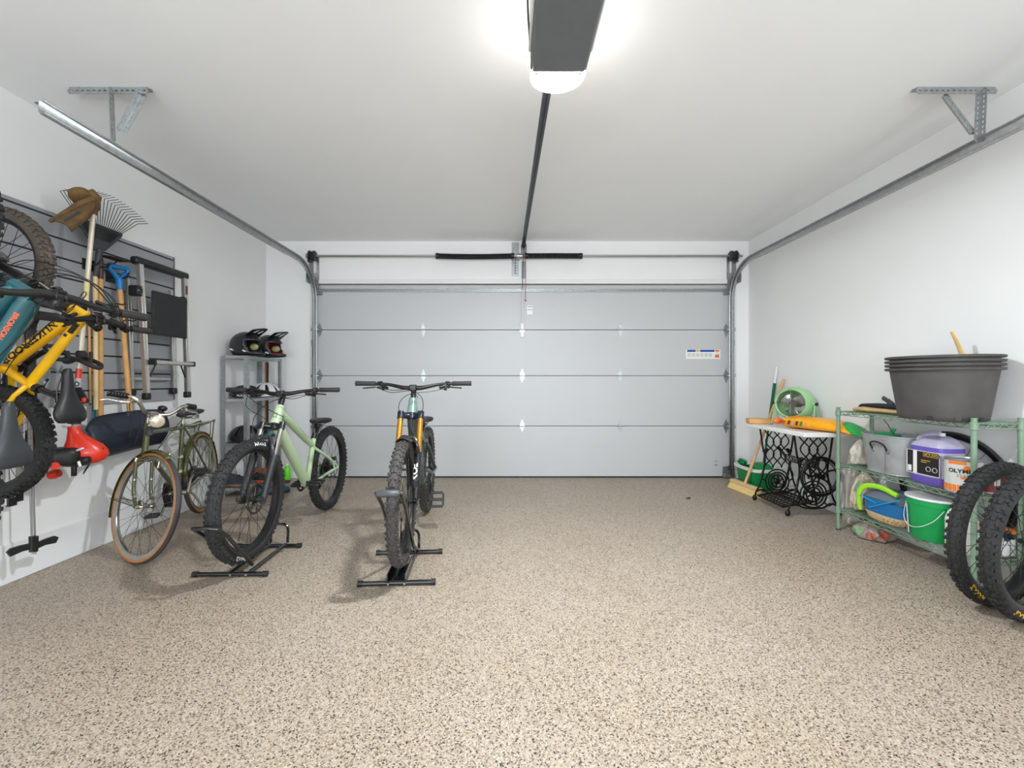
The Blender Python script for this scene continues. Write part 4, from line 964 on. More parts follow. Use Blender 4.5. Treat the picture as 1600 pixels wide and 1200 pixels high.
# head, gearbox and guard
hd = MB(); c = pa + Vector((0, 0, .0)); d_up = (pa - pb).normalized()
hd.tube([c - d_up * .02, c + d_up * .03, c + d_up * .085 + Vector((-.0, .0, 0)), c + d_up * .115 + Vector((-.02, -.02, 0))], [.018, .026, .034, .03], 12)
hd.cyl(c + d_up * .02 - Vector((.022, .01, 0)), c + d_up * .02 + Vector((.024, .012, 0)), .012, 8)
hd.build('gearbox', M_mud, tm, True, 50)
sp3 = MB(); ctr = at(127, 308, 2.53)
Rsp = frame_of(Vector((-.55, .15, .8))); sp3.lathe([(0, -.02), (.035, -.02), (.052, -.01), (.056, .012), (.05, .03), (.03, .04), (0, .042)], 22, Matrix.Translation(ctr) @ Rsp.to_4x4()); sp3.build('line_spool', M_mud, tm, True, 50)
gd = MB(); ga, gbb = at(150, 318, 2.62), at(78, 346, 2.42)
def gfn(u, v):
    base = at(147, 312, 2.55).lerp(at(80, 344, 2.42), u)      # upper rim
    low = at(140, 340, 2.53).lerp(at(112, 362, 2.42), u)
    mid = base.lerp(low, v); bul = sin(pi * v) * (.05 + .02 * u)
    return mid + Vector((.85, -.5, -.1)).normalized() * bul
gd.grid(gfn, 12, 9); gd.build('debris_guard', M_mud, tm, True, 60, solid=.006)
rim_ = MB(); rim_.tube(catmull([at(148, 309, 2.54), at(126, 318, 2.51), at(100, 334, 2.46), at(78, 346, 2.41)], 6), [.016, .02, .02, .018, .018, .018, .018, .018, .018, .017, .016, .016, .016, .015, .014, .013, .012, .012, .010][:19], 8, sq=(1, .7)); rim_.build('guard_rim', M_mud, tm, True, 60)
sl = MB(); F0 = at(125, 331, 2.42); F1 = at(101, 345, 2.36); u = (F1 - F0); sl.tube([F0, F1], .008, 6, sq=(1, .3)); sl.build('guard_slot', M_black, tm, True)
ln2 = MB()
ln2.tube(catmull([ctr + Vector((.0, .05, .02)), at(146, 308, 2.56), at(158, 317, 2.57)], 4), .0012, 4); ln2.tube(catmull([ctr, at(112, 302, 2.52), at(101, 295, 2.5)], 4), .0012, 4); ln2.build('cutting_line', M_red, tm, True)
# loop handle
lh = MB(); hc = pa + t * .68
lp = [at(100, 563, 2.46), at(106, 559, 2.38), at(122, 562, 2.32), at(140, 570, 2.32), at(155, 575, 2.36), at(157, 570, 2.42), at(146, 564, 2.48), at(132, 560, 2.53), at(118, 562, 2.55), at(106, 566, 2.52)]
lh.tube(catmull(lp, 5, True), .0125, 8, closed=True)
lh.box(hc + Vector((.01, -.005, 0)), (.05, .04, .05), ch=.01); lh.tube([at(142, 566, 2.43), at(142, 550, 2.44)], .009, 8); lh.tube([at(108, 563, 2.40), at(106, 549, 2.41)], .009, 8)
lh.build('loop_handle', M_grip, tm, True, 50)
# engine
ec = at(118, 705, 2.50)
en = MB(); ex, ey, ez = Vector((.78, .62, 0)), Vector((.62, -.78, 0)), Vector((0, 0, 1))
def er(o, hx, hy, e=2.6): return sring(ec + ex * o[0] + ey * o[1] + ez * o[2], ex, ey, hx, hy, 20, e)
en.loft([er((-.005, 0, .150), .030, .03), er((-.005, 0, .125), .028, .03), er((.0, 0, .105), .036, .036), er((.018, 0, .07), .058, .05), er((.035, 0, .035), .085, .062), er((.045, 0, .0), .100, .07), er((.05, 0, -.03), .100, .07), er((.048, 0, -.06), .085, .062), er((.045, 0, -.075), .06, .05)])
en.build('engine_cover', M_red, tm, True, 55)
ah = MB()
def er2(z, hx, hy): return sring(ec + ex * -.045 + ey * .03 + ez * z, ex, ey, hx, hy, 18, 3.4)
ah.loft([er2(.03, .05, .055), er2(.022, .07, .07), er2(-.0, .078, .078), er2(-.05, .078, .078), er2(-.066, .07, .07), er2(-.072, .05, .05)]); ah.build('air_filter_housing', M_black, tm, True, 50)
kn_ = MB(); kc = at(90, 726, 2.40); kn_.cyl(kc, kc + Vector((.02, -.035, 0)), .02, 16); kn_.build('red_knob', M_red, tm, True)
fc = MB(); c = at(85, 741, 2.46); fc.lathe([(0, -.028), (.024, -.024), (.03, 0), (.024, .022), (0, .026)], 16, Matrix.Translation(c) @ frame_of((-.9, -.2, -.3)).to_4x4()); fc.build('fuel_cap', M_red, tm, True)
mu = MB(); c = ec + ex * .03 + ey * .055 + ez * -.05; mu.box(c, (.10, .05, .045), ch=.012); mu.box(ec + ex * -.0 + ey * .05 + ez * -.105, (.022, .02, .07), ch=.003); mu.box(ec + ez * -.078, (.10, .08, .02), ch=.008); mu.build('muffler', M_black, tm, True)
vs = MB()
for i in range(4): vs.box(ec + ex * (.10 + .009 * i) + ey * .045 + ez * (.0), (.003, .006, .035), Matrix.Rotation(.6, 3, 'Z'))
vs.build('vent_slot', M_black, tm, True)
wm = MB()
for (px, py) in ((125, 702), (124, 725)): c = at(px, py, 2.41); wm.box(c + Vector((0, 0, 0)), (.042 if py < 710 else .012, .01, .010 if py < 710 else .034), Matrix.Rotation(-.35, 3, 'Y'), ch=.002)
wm.build('white_mark', M_lettw, tm, True)
MB().tube([pa + t * .95, pa + t * 1.0], .03, 14).build('clamp_collar', M_black, tm, True)
cg = MB(); cg.tube([at(122, 608, 2.50), at(133, 628, 2.48)], .018, 10); cg.build('throttle_grip', M_black, tm, True)
tg = MB(); tg.box(at(131, 625, 2.46), (.022, .02, .03), ch=.006); tg.build('throttle_switch', M_red, tm, True)
nk = MB(); nk.tube([pb + Vector((0, 0, .03)), pb - Vector((0, 0, .01)), ec + ez * .15], [.013, .013, .013], 12); nk.build('drive_collar', M_steel, tm, True)

# ------------------------------------------------------------------ leaf rake, garden rake, shovels
XT = -2.735
lr_ = thing('leaf_rake', 'black wire-tined leaf rake fanned out above the slatwall', 'rake', (XT, 2.80, .9))
MB().tube([at(150, 640, 2.80), at(149, 430, 2.80)], .0125, 12).build('handle', M_woodl, lr_, True)
ap = at(156, 390, 2.80)
fr_ = MB()
fr_.tube([at(149, 432, 2.80), ap], [.013, .02], 10)
fan = [(-.035, 0), (.035, 0), (.155, .135), (.162, .165), (-.162, .165), (-.155, .135)]
fr_.add([ap + Vector((0.004, y, z)) for y, z in fan] + [ap + Vector((-.004, y, z)) for y, z in fan], [(0, 1, 2, 3, 4, 5), (11, 10, 9, 8, 7, 6)] + [(i, (i + 1) % 6, 6 + (i + 1) % 6, 6 + i) for i in range(6)])
for k in (.148, .16): fr_.box(ap + Vector((.007, 0, k)), (.008, .31, .007))
fr_.build('fan_plate', mat('rake_dark_grey', (62, 64, 68), .5, .2, var=.1), lr_, True)
tn = MB(); NT = 24
for i in range(NT):
    u = -1 + 2 * i / (NT - 1); a = u * .80
    b0 = ap + Vector((.008, .13 * u * .5, .07)); b1 = ap + Vector((.008, .155 * u, .165)); L_ = .185 - .03 * abs(u)
    e1 = b1 + Vector((.01, sin(a) * L_, cos(a) * L_)); e2 = e1 + Vector((.07, sin(a) * .014, cos(a) * .012 - .002))
    tn.tube([b0, b1, e1, e2], .0019, 5, sq=(1.3, 1))
tn.build('tines', M_black, lr_, True)
gr = thing('garden_rake', 'rusty steel garden rake head-up on an orange-brown wooden handle', 'rake', tuple(at(158, 668, 2.84)))
MB().tube([at(157, 672, 2.845), at(156.5, 430, 2.845)], .0165, 12).build('handle', M_wood, gr, True)
M_rust = mat('rusty_dark_steel', (62, 46, 40), .6, .4, var=.3, scale=30)
g = MB(); hp = at(157, 400, 2.845); g.tube([at(156.5, 432, 2.845), at(157, 405, 2.845), hp], [.017, .013, .010], 10)
hc = hp + Vector((.02, 0, .0)); g.tube([hc + Vector((0, -.02, -.003)), hc + Vector((0, .125, 0.0))], .009, 6)
for i in range(8): y = -.01 + .019 * i; g.tube(catmull([hc + Vector((0, y, 0)), hc + Vector((.05, y, -.004)), hc + Vector((.09, y, -.012))], 3), [.0055, .0055, .005, .0045, .004, .003, .0025], 6)
g.tube(catmull([hp - Vector((0, 0, .05)), hp + Vector((.01, .06, -.045)), hc + Vector((0, .11, 0))], 5), .005, 6)
g.build('rake_head', M_rust, gr, True)
gs = MB(); gs.tube([at(156.5, 436, 2.845), at(156.5, 408, 2.845)], .0172, 12); gs.build('ferrule', mat('ferrule_brown', (84, 66, 60), .45, .5, var=.1), gr, True)
ss = thing('snow_shovel', 'wide navy-blue snow shovel hung by its bright blue D-grip', 'shovel', tuple(at(200, 700, 3.0)))
s0, s1 = at(187, 446, 2.955), at(204, 655, 3.02)
MB().tube([s0, s1], .0165, 12).build('shaft', M_wood, ss, True)
M_blue = mat('bright_blue_plastic', (10, 112, 178), .35, var=.06)
g = MB(); up = (s0 - s1).normalized(); gx = Vector((.25, .97, 0)).normalized()
pt = lambda a, b: s0 + gx * a + up * b
g.tube([pt(0, -.03), pt(0, .03), pt(0, .055)], [.021, .022, .018], 12)
for s in (-1, 1): g.tube(catmull([pt(s * .008, .045), pt(s * .035, .085), pt(s * .053, .10), pt(s * .056, .125)], 4), .0135, 10, sq=(1, 1.3))
g.tube([pt(-.062, .127), pt(.062, .127)], .0155, 12); g.build('grip', M_blue, ss, True, 50)
M_navy = mat('navy_plastic', (34, 42, 56), .5, var=.22, scale=10)
g = MB()
bl = [at(145, 690, 2.72), at(255, 655, 3.22)]
def sfn(u, v):
    # u along the blade width, v from top (0) to lower edge (1)
    xw = u; y = 2.66 + .60 * xw
    top = .895 + .03 * sin(pi * xw) + (.03 if xw > .5 else 0) * (xw - .5) * 2; edge = .615 + .045 * xw
    dip = -.06 * (max(0, .16 - xw) / .16) ** 2
    z = top + dip + (edge - top) * v
    dep = .115 * sin(pi * (.12 + .80 * v)) ** 1.0
    end = (abs(2 * xw - 1)) ** 3
    return Vector((-2.74 + .02 + (dep - .05) * (1 - .25 * end) + .035 * end, y, z))
g.grid(sfn, 20, 14); g.build('blade', M_navy, ss, True, 60, solid=.006)
g = MB(); g.box(s1 + Vector((.01, 0, .0)), (.03, .10, .12), ch=.01); g.build('socket', M_navy, ss, True)
ts = thing('snow_pusher', 'teal-edged plastic snow pusher mostly hidden behind the navy shovel', 'shovel', (-2.76, 2.76, .6))
g = MB(); g.box((-2.785, 2.815, .85), (.012, .028, .40), ch=.004); g.build('blade', mat('teal_plastic', (24, 100, 122), .45, var=.08), ts, True)
g = MB(); g.tube([(-2.795, 2.805, 1.0), (-2.795, 2.79, 1.62)], .008, 10); g.build('shaft', M_wood, ts, True)

# ------------------------------------------------------------------ folding step ladder hung folded
ld = thing('step_ladder', 'folded aluminium step ladder with black treads hung on the slatwall end', 'ladder', (-2.7, 3.25, 1.03))
M_alu = mat('brushed_aluminium', (196, 192, 186), .38, .7, var=.05, scale=40)
M_tread = mat('black_tread', (38, 39, 40), .75, var=.18, scale=60, bump=.3, bscale=160)
zt_ = 2.045
def rail(y0, y1, x0, x1, z0, z1, wd, nm='rail', dp=.03):
    g = MB(); a, b = Vector((x0, y0, z0)), Vector((x1, y1, z1))
    t = (b - a).normalized(); n = Vector((1, 0, 0)); w_ = t.cross(n).normalized(); R = Matrix((n, w_, t)).transposed(); Lh = (b - a).length
    g.box((a + b) / 2, (dp, wd, Lh), R, ch=.004)
    for s in (-1, 1): g.box((a + b) / 2 + w_ * s * wd * .42 + n * .004, (dp, wd * .16, Lh), R, ch=.002)
    return g.build(nm, M_alu, ld, True)
rail(3.075, 3.02, -2.655, -2.66, 1.05, 2.0, .034); rail(3.47, 3.44, -2.655, -2.66, 1.05, 2.0, .034)
rail(3.09, 3.055, -2.778, -2.778, 1.08, 1.9, .028, 'rear_rail', .022); rail(3.478, 3.448, -2.778, -2.778, 1.08, 1.9, .028, 'rear_rail', .022)
g = MB(); g.box((-2.67, 3.23, 2.02), (.06, .50, .055), ch=.012); g.build('top_cap', M_black, ld, True)
g = MB(); g.box((-2.632, 3.262, 1.66), (.022, .335, .33), ch=.008); g.build('platform', M_tread, ld, True)
g = MB(); g.box((-2.625, 3.27, 1.288), (.075, .375, .028), ch=.006); g.build('step', M_alu, ld, True)
for y in (3.078, 3.462): MB().box((-2.622, y, 1.288), (.08, .014, .04), ch=.004).build('step_end', M_black, ld, True)
g = MB(); g.box((-2.778, 3.24, 1.165), (.02, .40, .025), ch=.004); g.build('rear_brace', M_alu, ld, True)
for (y0, y1) in ((3.10, 3.14), (3.44, 3.38)):
    g = MB(); g.tube([(-2.65, y0, 1.18), (-2.64, y1, 1.278)], .006, 6); g.build('step_stay', M_black, ld, True)
for (y, x, z) in ((3.075, -2.655, 1.035), (3.47, -2.655, 1.035), (3.09, -2.778, 1.065), (3.478, -2.778, 1.065)):
    g = MB(); g.box((x, y, z), (.042, .046, .05), ch=.006); g.build('foot', M_black, ld, True)
for y in (3.01, 3.43):
    g = MB(); g.box((-2.67, y - .008, 1.80), (.075, .05, .075), ch=.008); b_ = g.build('hinge_plate', M_black, ld, True)
    for dy, dz in ((-.015, 0), (.01, .02), (.01, -.02)):
        pass
    g = MB()
    for dy, dz in ((-.02, 0), (.008, .022), (.008, -.022)): g.cyl((-2.632, y - .008 + dy, 1.80 + dz), (-2.628, y - .008 + dy, 1.80 + dz), .005, 8)
    g.build('rivet', M_galv, b_, True)
g = MB(); g.box((-2.642, 3.447, 1.90), (.004, .016, .07)); g.build('warning_label', mat('label_maroon', (120, 40, 46), .5, var=0), ld, True)

# ------------------------------------------------------------------ skis and ski poles hanging behind the bikes
def ski(label, y, x, z0, z1, wd, c1, c2, txt=None, bands=()):
    o = thing('ski', label, 'ski', (x, y, z0), group='skis hung on the slatwall')
    g = MB(); rings = []
    H = z1 - z0
    for u, k, dx in ((0, .86, 0), (.01, 1, 0), (.08, 1.0, 0), (.5, .9, .012), (.9, 1.02, 0), (.96, .8, .015), (.99, .4, .04), (1, .15, .055)):
        rings.append(sring((x + dx, y, z0 + H * u), (0, 1, 0), (1, 0, 0), wd / 2 * k, .009, 8, 6))
    g.loft(rings); g.build('ski_body', c1, o, True)
    for (u0, u1, cm) in bands:
        g = MB(); g.box((x + .006, y, z0 + H * (u0 + u1) / 2), (.018, wd * .96, H * (u1 - u0))); g.build('graphic', cm, o, True)
    if txt:
        L = MB(); lettering(L, txt[0], txt[1], plane_fn((x + .0165, y, z0 + H * txt[2]), (0, 0, -1) if len(txt) < 4 else (0, 1, 0), (0, 1, 0) if len(txt) < 4 else (0, 0, 1), .0)); L.build('lettering', txt[3] if len(txt) > 4 else (M_lettk if len(txt) < 4 else M_lettw), o, True, 0)
    return o
M_skr = mat('ski_red', (206, 30, 44), .3, var=.05, coat=.3); M_skk = mat('ski_black', (24, 23, 26), .3, var=.08, coat=.3); M_skw = mat('ski_white', (226, 224, 222), .35, var=.04); M_sko = mat('ski_orange_wood', (196, 120, 74), .4, var=.1)
ski('red and black ski with a white lettered base hung behind the yellow bike', 2.30, -2.77, .70, 1.52, .055, M_skk, None, ('ROSSIGNOL', .036, .60), ((.38, .76, M_skw), (.80, .97, M_skr)))
ski('red ski beside its lettered mate behind the teal frame', 2.235, -2.77, .70, 1.50, .055, M_skr, None, None, ((.3, .62, M_skk),))
ski('black ski with a copper-brown upper end and white emblem', 2.385, -2.728, .62, 1.51, .05, M_skk, None, None, ((.93, 1.0, M_sko), (.42, .60, M_skr), (.28, .36, M_skw)))
ski('narrow ski with red and black M-marked tail hanging low', 2.345, -2.792, .445, 1.5, .042, M_skw, None, ('M', .03, .055, 1), ((.0, .085, M_skk), (.06, .105, M_skr)))
ski('thin second ski just behind the M-marked tail', 2.385, -2.796, .46, 1.5, .032, M_skw, None, None, ((.0, .05, M_skk), (.05, .09, M_skr)))
def pole(label, px0, px1, yy, side):
    o = thing('ski_pole', label, 'ski pole', tuple(at(px1, 862, 2.42)), group='ski poles hanging by the wall')
    tip = at(px1, 866, yy); top = at(px0, 600, yy); g = MB(); g.tube([top, tip + Vector((0, 0, .05))], [.007, .0045], 8); g.build('shaft', mat('pole_grey', (140, 138, 138), .35, .4, var=.05), o, True)
    b = MB(); c = tip + Vector((0, 0, .045)); b.tube([c + Vector((0, 0, .055)), c - Vector((0, 0, .03))], [.014, .012], 10)
    w0 = Vector((side * .25, side * .97, .10 if side > 0 else .0)).normalized()
    prof = [(0.004, .018), (.05, .022), (.085, .02), (.10, .005), (.088, -.022), (.04, -.012), (.004, -.016)]
    nrm = w0.cross(Vector((0, 0, 1))).normalized()
    P = [c + w0 * a + Vector((0, 0, 1)) * h for a, h in prof]; n = len(P)
    b.add([p + nrm * .008 for p in P] + [p - nrm * .008 for p in P], [tuple(range(n)), tuple(range(2 * n - 1, n - 1, -1))] + [(i, (i + 1) % n, n + (i + 1) % n, n + i) for i in range(n)])
    b.build('basket', M_black, o, True); s = MB(); s.cyl(c - Vector((0, 0, .03)), c - Vector((0, 0, .045)), .006, 8); s.build('tip', M_galv, o, True)
pole('grey ski pole hanging with its black half basket towards the corner shelf', 46, 55, 2.35, 1)
pole('grey ski pole hanging with its black half basket towards the teal bike', 43, 50, 2.305, -1)
# ------------------------------------------------------------------ galvanized corner shelf with helmets and shoes
cs = thing('metal_shelf', 'tall narrow galvanized shelf unit in the corner carrying helmets and shoes', 'shelf', (-2.68, 4.4, 0))
xa, xb, ya, yb_ = -2.80, -2.545, 4.10, 4.72
for (x, y, m) in ((xa, ya, M_galvd), (xb, ya, M_galv), (xa, yb_, M_galvd), (xb, yb_, M_galvd)):
    g = MB(); sx = 1 if x < -2.7 else -1; sy = 1 if y < 4.4 else -1
    g.box((x + sx * .018, y, .698), (.038, .003, 1.392)); g.box((x, y + sy * .018, .698), (.003, .038, 1.392)); g.build('post', m, cs, True, 0)
for z in (1.392, .965, .525, .085):
    g = MB(); g.box(((xa + xb) / 2, (ya + yb_) / 2, z), (xb - xa - .006, yb_ - ya - .006, .003))
    for y in (ya + .004, yb_ - .004): g.box(((xa + xb) / 2, y, z - .008), (xb - xa - .008, .003, .03))
    for x in (xa + .004, xb - .004): g.box((x, (ya + yb_) / 2, z - .008), (.003, yb_ - ya - .008, .03))
    g.build('shelf_board', M_galv, cs, True, 0)
M_hk = mat('helmet_matt_black', (24, 24, 27), .42, var=.1, coat=.2)
def full_face(label, c, yaw, lin_c, pitch=0.0, acc=(196, 188, 128)):
    o = thing('full_face_helmet', label, 'helmet', c, group='full-face helmets on the corner shelf')
    M = Matrix.Translation(c) @ Matrix.Rotation(yaw, 4, 'Z') @ Matrix.Rotation(pitch, 4, 'Y')
    def shell(k):
        def fn(u, v):
            a = 2 * pi * u - pi; e = pi / 2 - (pi / 2 + .95) * v       # elevation from top down
            fx, fy, fz = .15, .118, .135
            r = Vector((cos(e) * cos(a) * fx, cos(e) * sin(a) * fy, sin(e) * fz))
            fr = max(0, cos(a)) ** 2.2; low = max(0, min(1, (-e - .02) / .55))
            r.x += .075 * fr * low; r.z -= .012 * fr * low
            r.x -= .015 * max(0, -cos(a)) * max(0, -sin(e))
            if e < -.6: r.z = max(r.z, -.095)
            return Vector((0, 0, .105)) + r * k
        return fn
    def hole(u, v):
        a = 2 * pi * u - pi; e = pi / 2 - (pi / 2 + .95) * v
        return abs(a) < 1.05 - .25 * max(0, -e) and -.42 < e < .34
    s = MB(M); s.grid(shell(1), 44, 22, cu=False, skip=hole); s.build('shell', M_hk, o, True, 60, solid=.011)
    li = MB(M); li.grid(shell(.9), 36, 16, skip=lambda u, v: hole(u, v)); li.build('lining', lin_c, o, True, 60)
    v_ = MB(M)
    def vf(u, v):
        y = (u - .5) * .2; x = .06 + .165 * v * (1 - .5 * (2 * u - 1) ** 2); return Vector((x, y * (1 - .1 * v), .215 + .06 * v - .35 * y * y * 10 * .5))
    v_.grid(vf, 13, 8, skip=lambda u, v: .12 < abs(u - .5) < .28 and .3 < v < .75); v_.build('visor', M_hk, o, True, 60, solid=.005)
    p = MB(M); p.ball((.02, -.085, .10), (.05, .02, .035)); p.ball((.02, .085, .10), (.05, .02, .035)); p.build('cheek_pad', mat('pad_' + str(acc[0]), acc, .8, var=.2), o, True)
    d = MB(M)
    for (x, z) in ((.075, .045), (-.06, .06)): d.box((x, -.118, z), (.03, .02, .010), Matrix.Rotation(.5, 3, 'Y'))
    d.build('vent_mark', M_lettw, o, True)
    return o
full_face('black full-face helmet with pale yellow lining, rear one of the pair topping the corner shelf'.replace('rear one of', 'one of'), (-2.63, 4.215, 1.3996), -.12, mat('lining_dark', (30, 30, 30), .8, var=.2))
full_face('black full-face helmet with red lining atop the corner shelf', (-2.565, 4.50, 1.3996), -.15, mat('lining_red', (120, 16, 24), .7, var=.3), acc=(196, 150, 100))
def half_shell(label, c, yaw, mats, L=.15, W=.11, H=.12, visor=True, txt=None, vents=True, name='bike_helmet'):
    o = thing(name, label, 'helmet', c, group='open bike helmets on the corner shelf'); M = Matrix.Translation(c) @ Matrix.Rotation(yaw, 4, 'Z')
    def fn(k):
        def q(u, v):
            a = 2 * pi * u; e = pi / 2 * (1 - v * 1.12); low = .012 * cos(2 * a)
            return Vector((cos(e) * cos(a) * L, cos(e) * sin(a) * W, .028 + sin(e) * H * (1 if e > 0 else .35) + low * v)) * k
        return q
    def sk(u, v):
        if not vents: return False
        k = (u * 8) % 1.0; return .25 < v < .72 and .3 < k < .68
    s = MB(M); s.grid(fn(1), 48, 16, cu=True, skip=sk); s.build('shell', mats[0], o, True, 60, solid=.012)
    l = MB(M); l.grid(fn(.9), 28, 10, cu=True); l.build('lining', mats[1], o, True, 60)
    if visor:
        vf = MB(M); vf.grid(lambda u, v: Vector((L * .72 + .085 * v * (1 - .45 * (2 * u - 1) ** 2), (u - .5) * .17, .062 + .012 * v - .03 * (2 * u - 1) ** 2)), 11, 5); vf.build('visor', mats[2] if len(mats) > 2 else mats[0], o, True, 60, solid=.004)
    if txt:
        t = MB(M); lettering(t, txt, .036, plane_fn((.03, -W * 1.0 - .012, .032), (1, 0, 0), (0, 0.12, 1), .003)); t.build('lettering', M_lettw, o, True, 0)
    return o
half_shell('black helmet with white POC lettering on the second shelf', (-2.665, 4.265, .9726), -.1, (M_hk, mat('foam_black', (18, 18, 18), .8)), L=.155, W=.10, H=.10, txt='POC')
half_shell('white and black vented racing helmet with pale strap on the second shelf', (-2.63, 4.545, .9726), .2, (mat('helmet_white', (226, 222, 228), .3, var=.02, coat=.4), mat('foam_black', (18, 18, 18), .8)), visor=False, H=.125)
half_shell('matt black helmet on the third shelf beside the teal one', (-2.665, 4.265, .5326), .1, (M_hk, mat('foam_black', (18, 18, 18), .8)), L=.15, W=.105, H=.13, visor=False)
half_shell('dark teal helmet with peak on the third shelf', (-2.62, 4.545, .5326), -.1, (mat('helmet_teal', (22, 78, 82), .4, var=.06, coat=.2), mat('foam_black', (18, 18, 18), .8)), L=.155, W=.11, H=.13)
def shoe(label, c, yaw, up_m, sole_m, ac_m, L=.29):
    o = thing('shoe', label, 'shoe', c, group='shoes on the corner shelf bottom'); M = Matrix.Translation(c) @ Matrix.Rotation(yaw, 4, 'Z')
    s = MB(M); out = [(-.5, .032), (-.46, .038), (-.2, .034), (.1, .044), (.3, .048), (.44, .036), (.5, .012)]
    poly = [(u * L, w_) for u, w_ in out] + [(u * L, -w_) for u, w_ in out[::-1]]; s.prism(poly, 0, .026); s.build('sole', sole_m, o, True, 40)
    u_ = MB(M); rings = []
    for u, w_, h in ((-.48, .03, .085), (-.42, .036, .105), (-.25, .036, .10), (-.1, .037, .088), (.1, .042, .07), (.28, .045, .05), (.42, .034, .038), (.48, .014, .028)):
        rings.append([Vector((u * L + (.02 if a > .6 else 0) * 0, cos(b) * w_ * (1 if sin(b) < .5 else .8), .022 + max(0, sin(b)) * h)) for a, b in [(0, 2 * pi * i / 14) for i in range(14)]])
    u_.loft(rings); u_.build('upper', up_m, o, True, 60)
    t = MB(M)
    for i in range(4): x = -.02 + .026 * i; t.tube([(x, -.03, .085 - .018 * i), (x + .004, 0, .112 - .02 * i), (x, .03, .085 - .018 * i)], .004, 5)
    t.build('laces', ac_m, o, True)
    return o
M_sb = mat('shoe_slate', (58, 66, 78), .7, var=.15); M_so = mat('shoe_orange', (226, 92, 44), .6, var=.2); M_sg = mat('gum_sole', (150, 110, 80), .7, var=.1); M_sk = mat('shoe_black', (30, 30, 34), .7, var=.15)
shoe('slate grey shoe with gum sole on the bottom of the corner shelf', (-2.665, 4.19, .0926), .0, M_sb, M_sg, M_sk)
shoe('black and orange running shoe on the bottom of the corner shelf', (-2.60, 4.36, .0926), -.2, M_sk, M_so, M_so)
shoe('brown and red shoe against the back post of the corner shelf', (-2.60, 4.52, .0926), .1, mat('shoe_brown', (120, 78, 62), .7, var=.25), M_white, M_so)
shoe('blue shoe standing on the floor before the corner shelf', (-2.36, 4.24, .001), .5, mat('shoe_blue', (40, 70, 110), .6, var=.2), M_sk, M_so)
ws = thing('wooden_stick', 'brown wooden stick with black edge standing in the corner behind the metal shelf', 'stick', (-2.785, 4.86, 0))
g = MB(); g.box((-2.795, 4.86, .685), (.022, .02, 1.37), ch=.002); g.build('stick', mat('brown_wood', (156, 104, 62), .55, var=.2, scale=8), ws, True); g = MB(); g.box((-2.779, 4.858, .685), (.012, .02, 1.36)); g.build('black_edge', M_black, ws, True)
bt = thing('spray_bottle', 'slim lime green bottle on the floor beyond the green bicycle tire', 'bottle', (-2.52, 4.80, 0))
g = MB(); g.lathe([(0, .002), (.034, .002), (.036, .02), (.036, .13), (.02, .165), (.014, .17), (0, .171)], 18, Matrix.Translation((-2.52, 4.80, 0))); g.build('bottle', mat('lime_plastic', (112, 224, 44), .35, var=.05), bt, True); g = MB(); g.cyl((-2.52, 4.80, .168), (-2.52, 4.80, .20), .014, 12); g.build('cap', M_white, bt, True)
dk = MB(); dk.box((-2.48, 4.70, .012), (.085, .05, .024), Matrix.Rotation(.3, 3, 'Z'), ch=.008); tag(dk.build('rubber_wedge', mat('dark_brown_rubber', (66, 48, 42), .7, var=.15)), 'small dark brown rubber wedge on the floor by the lime bottle', 'wedge')
lf_ = MB(); lf_.add([at(1071, 777, 4.06) + Vector((0, 0, .0)), at(1075, 778.5, 4.03), at(1079, 777.5, 4.05), at(1078, 776, 4.09)], [(0, 1, 2, 3)])
for i, v in enumerate(lf_.v): v.z = .004 + .004 * (i % 2)
tag(lf_.build('dry_leaf', M_rust, solid=.001), 'tiny dry dark leaf lying on the open floor', 'leaf')

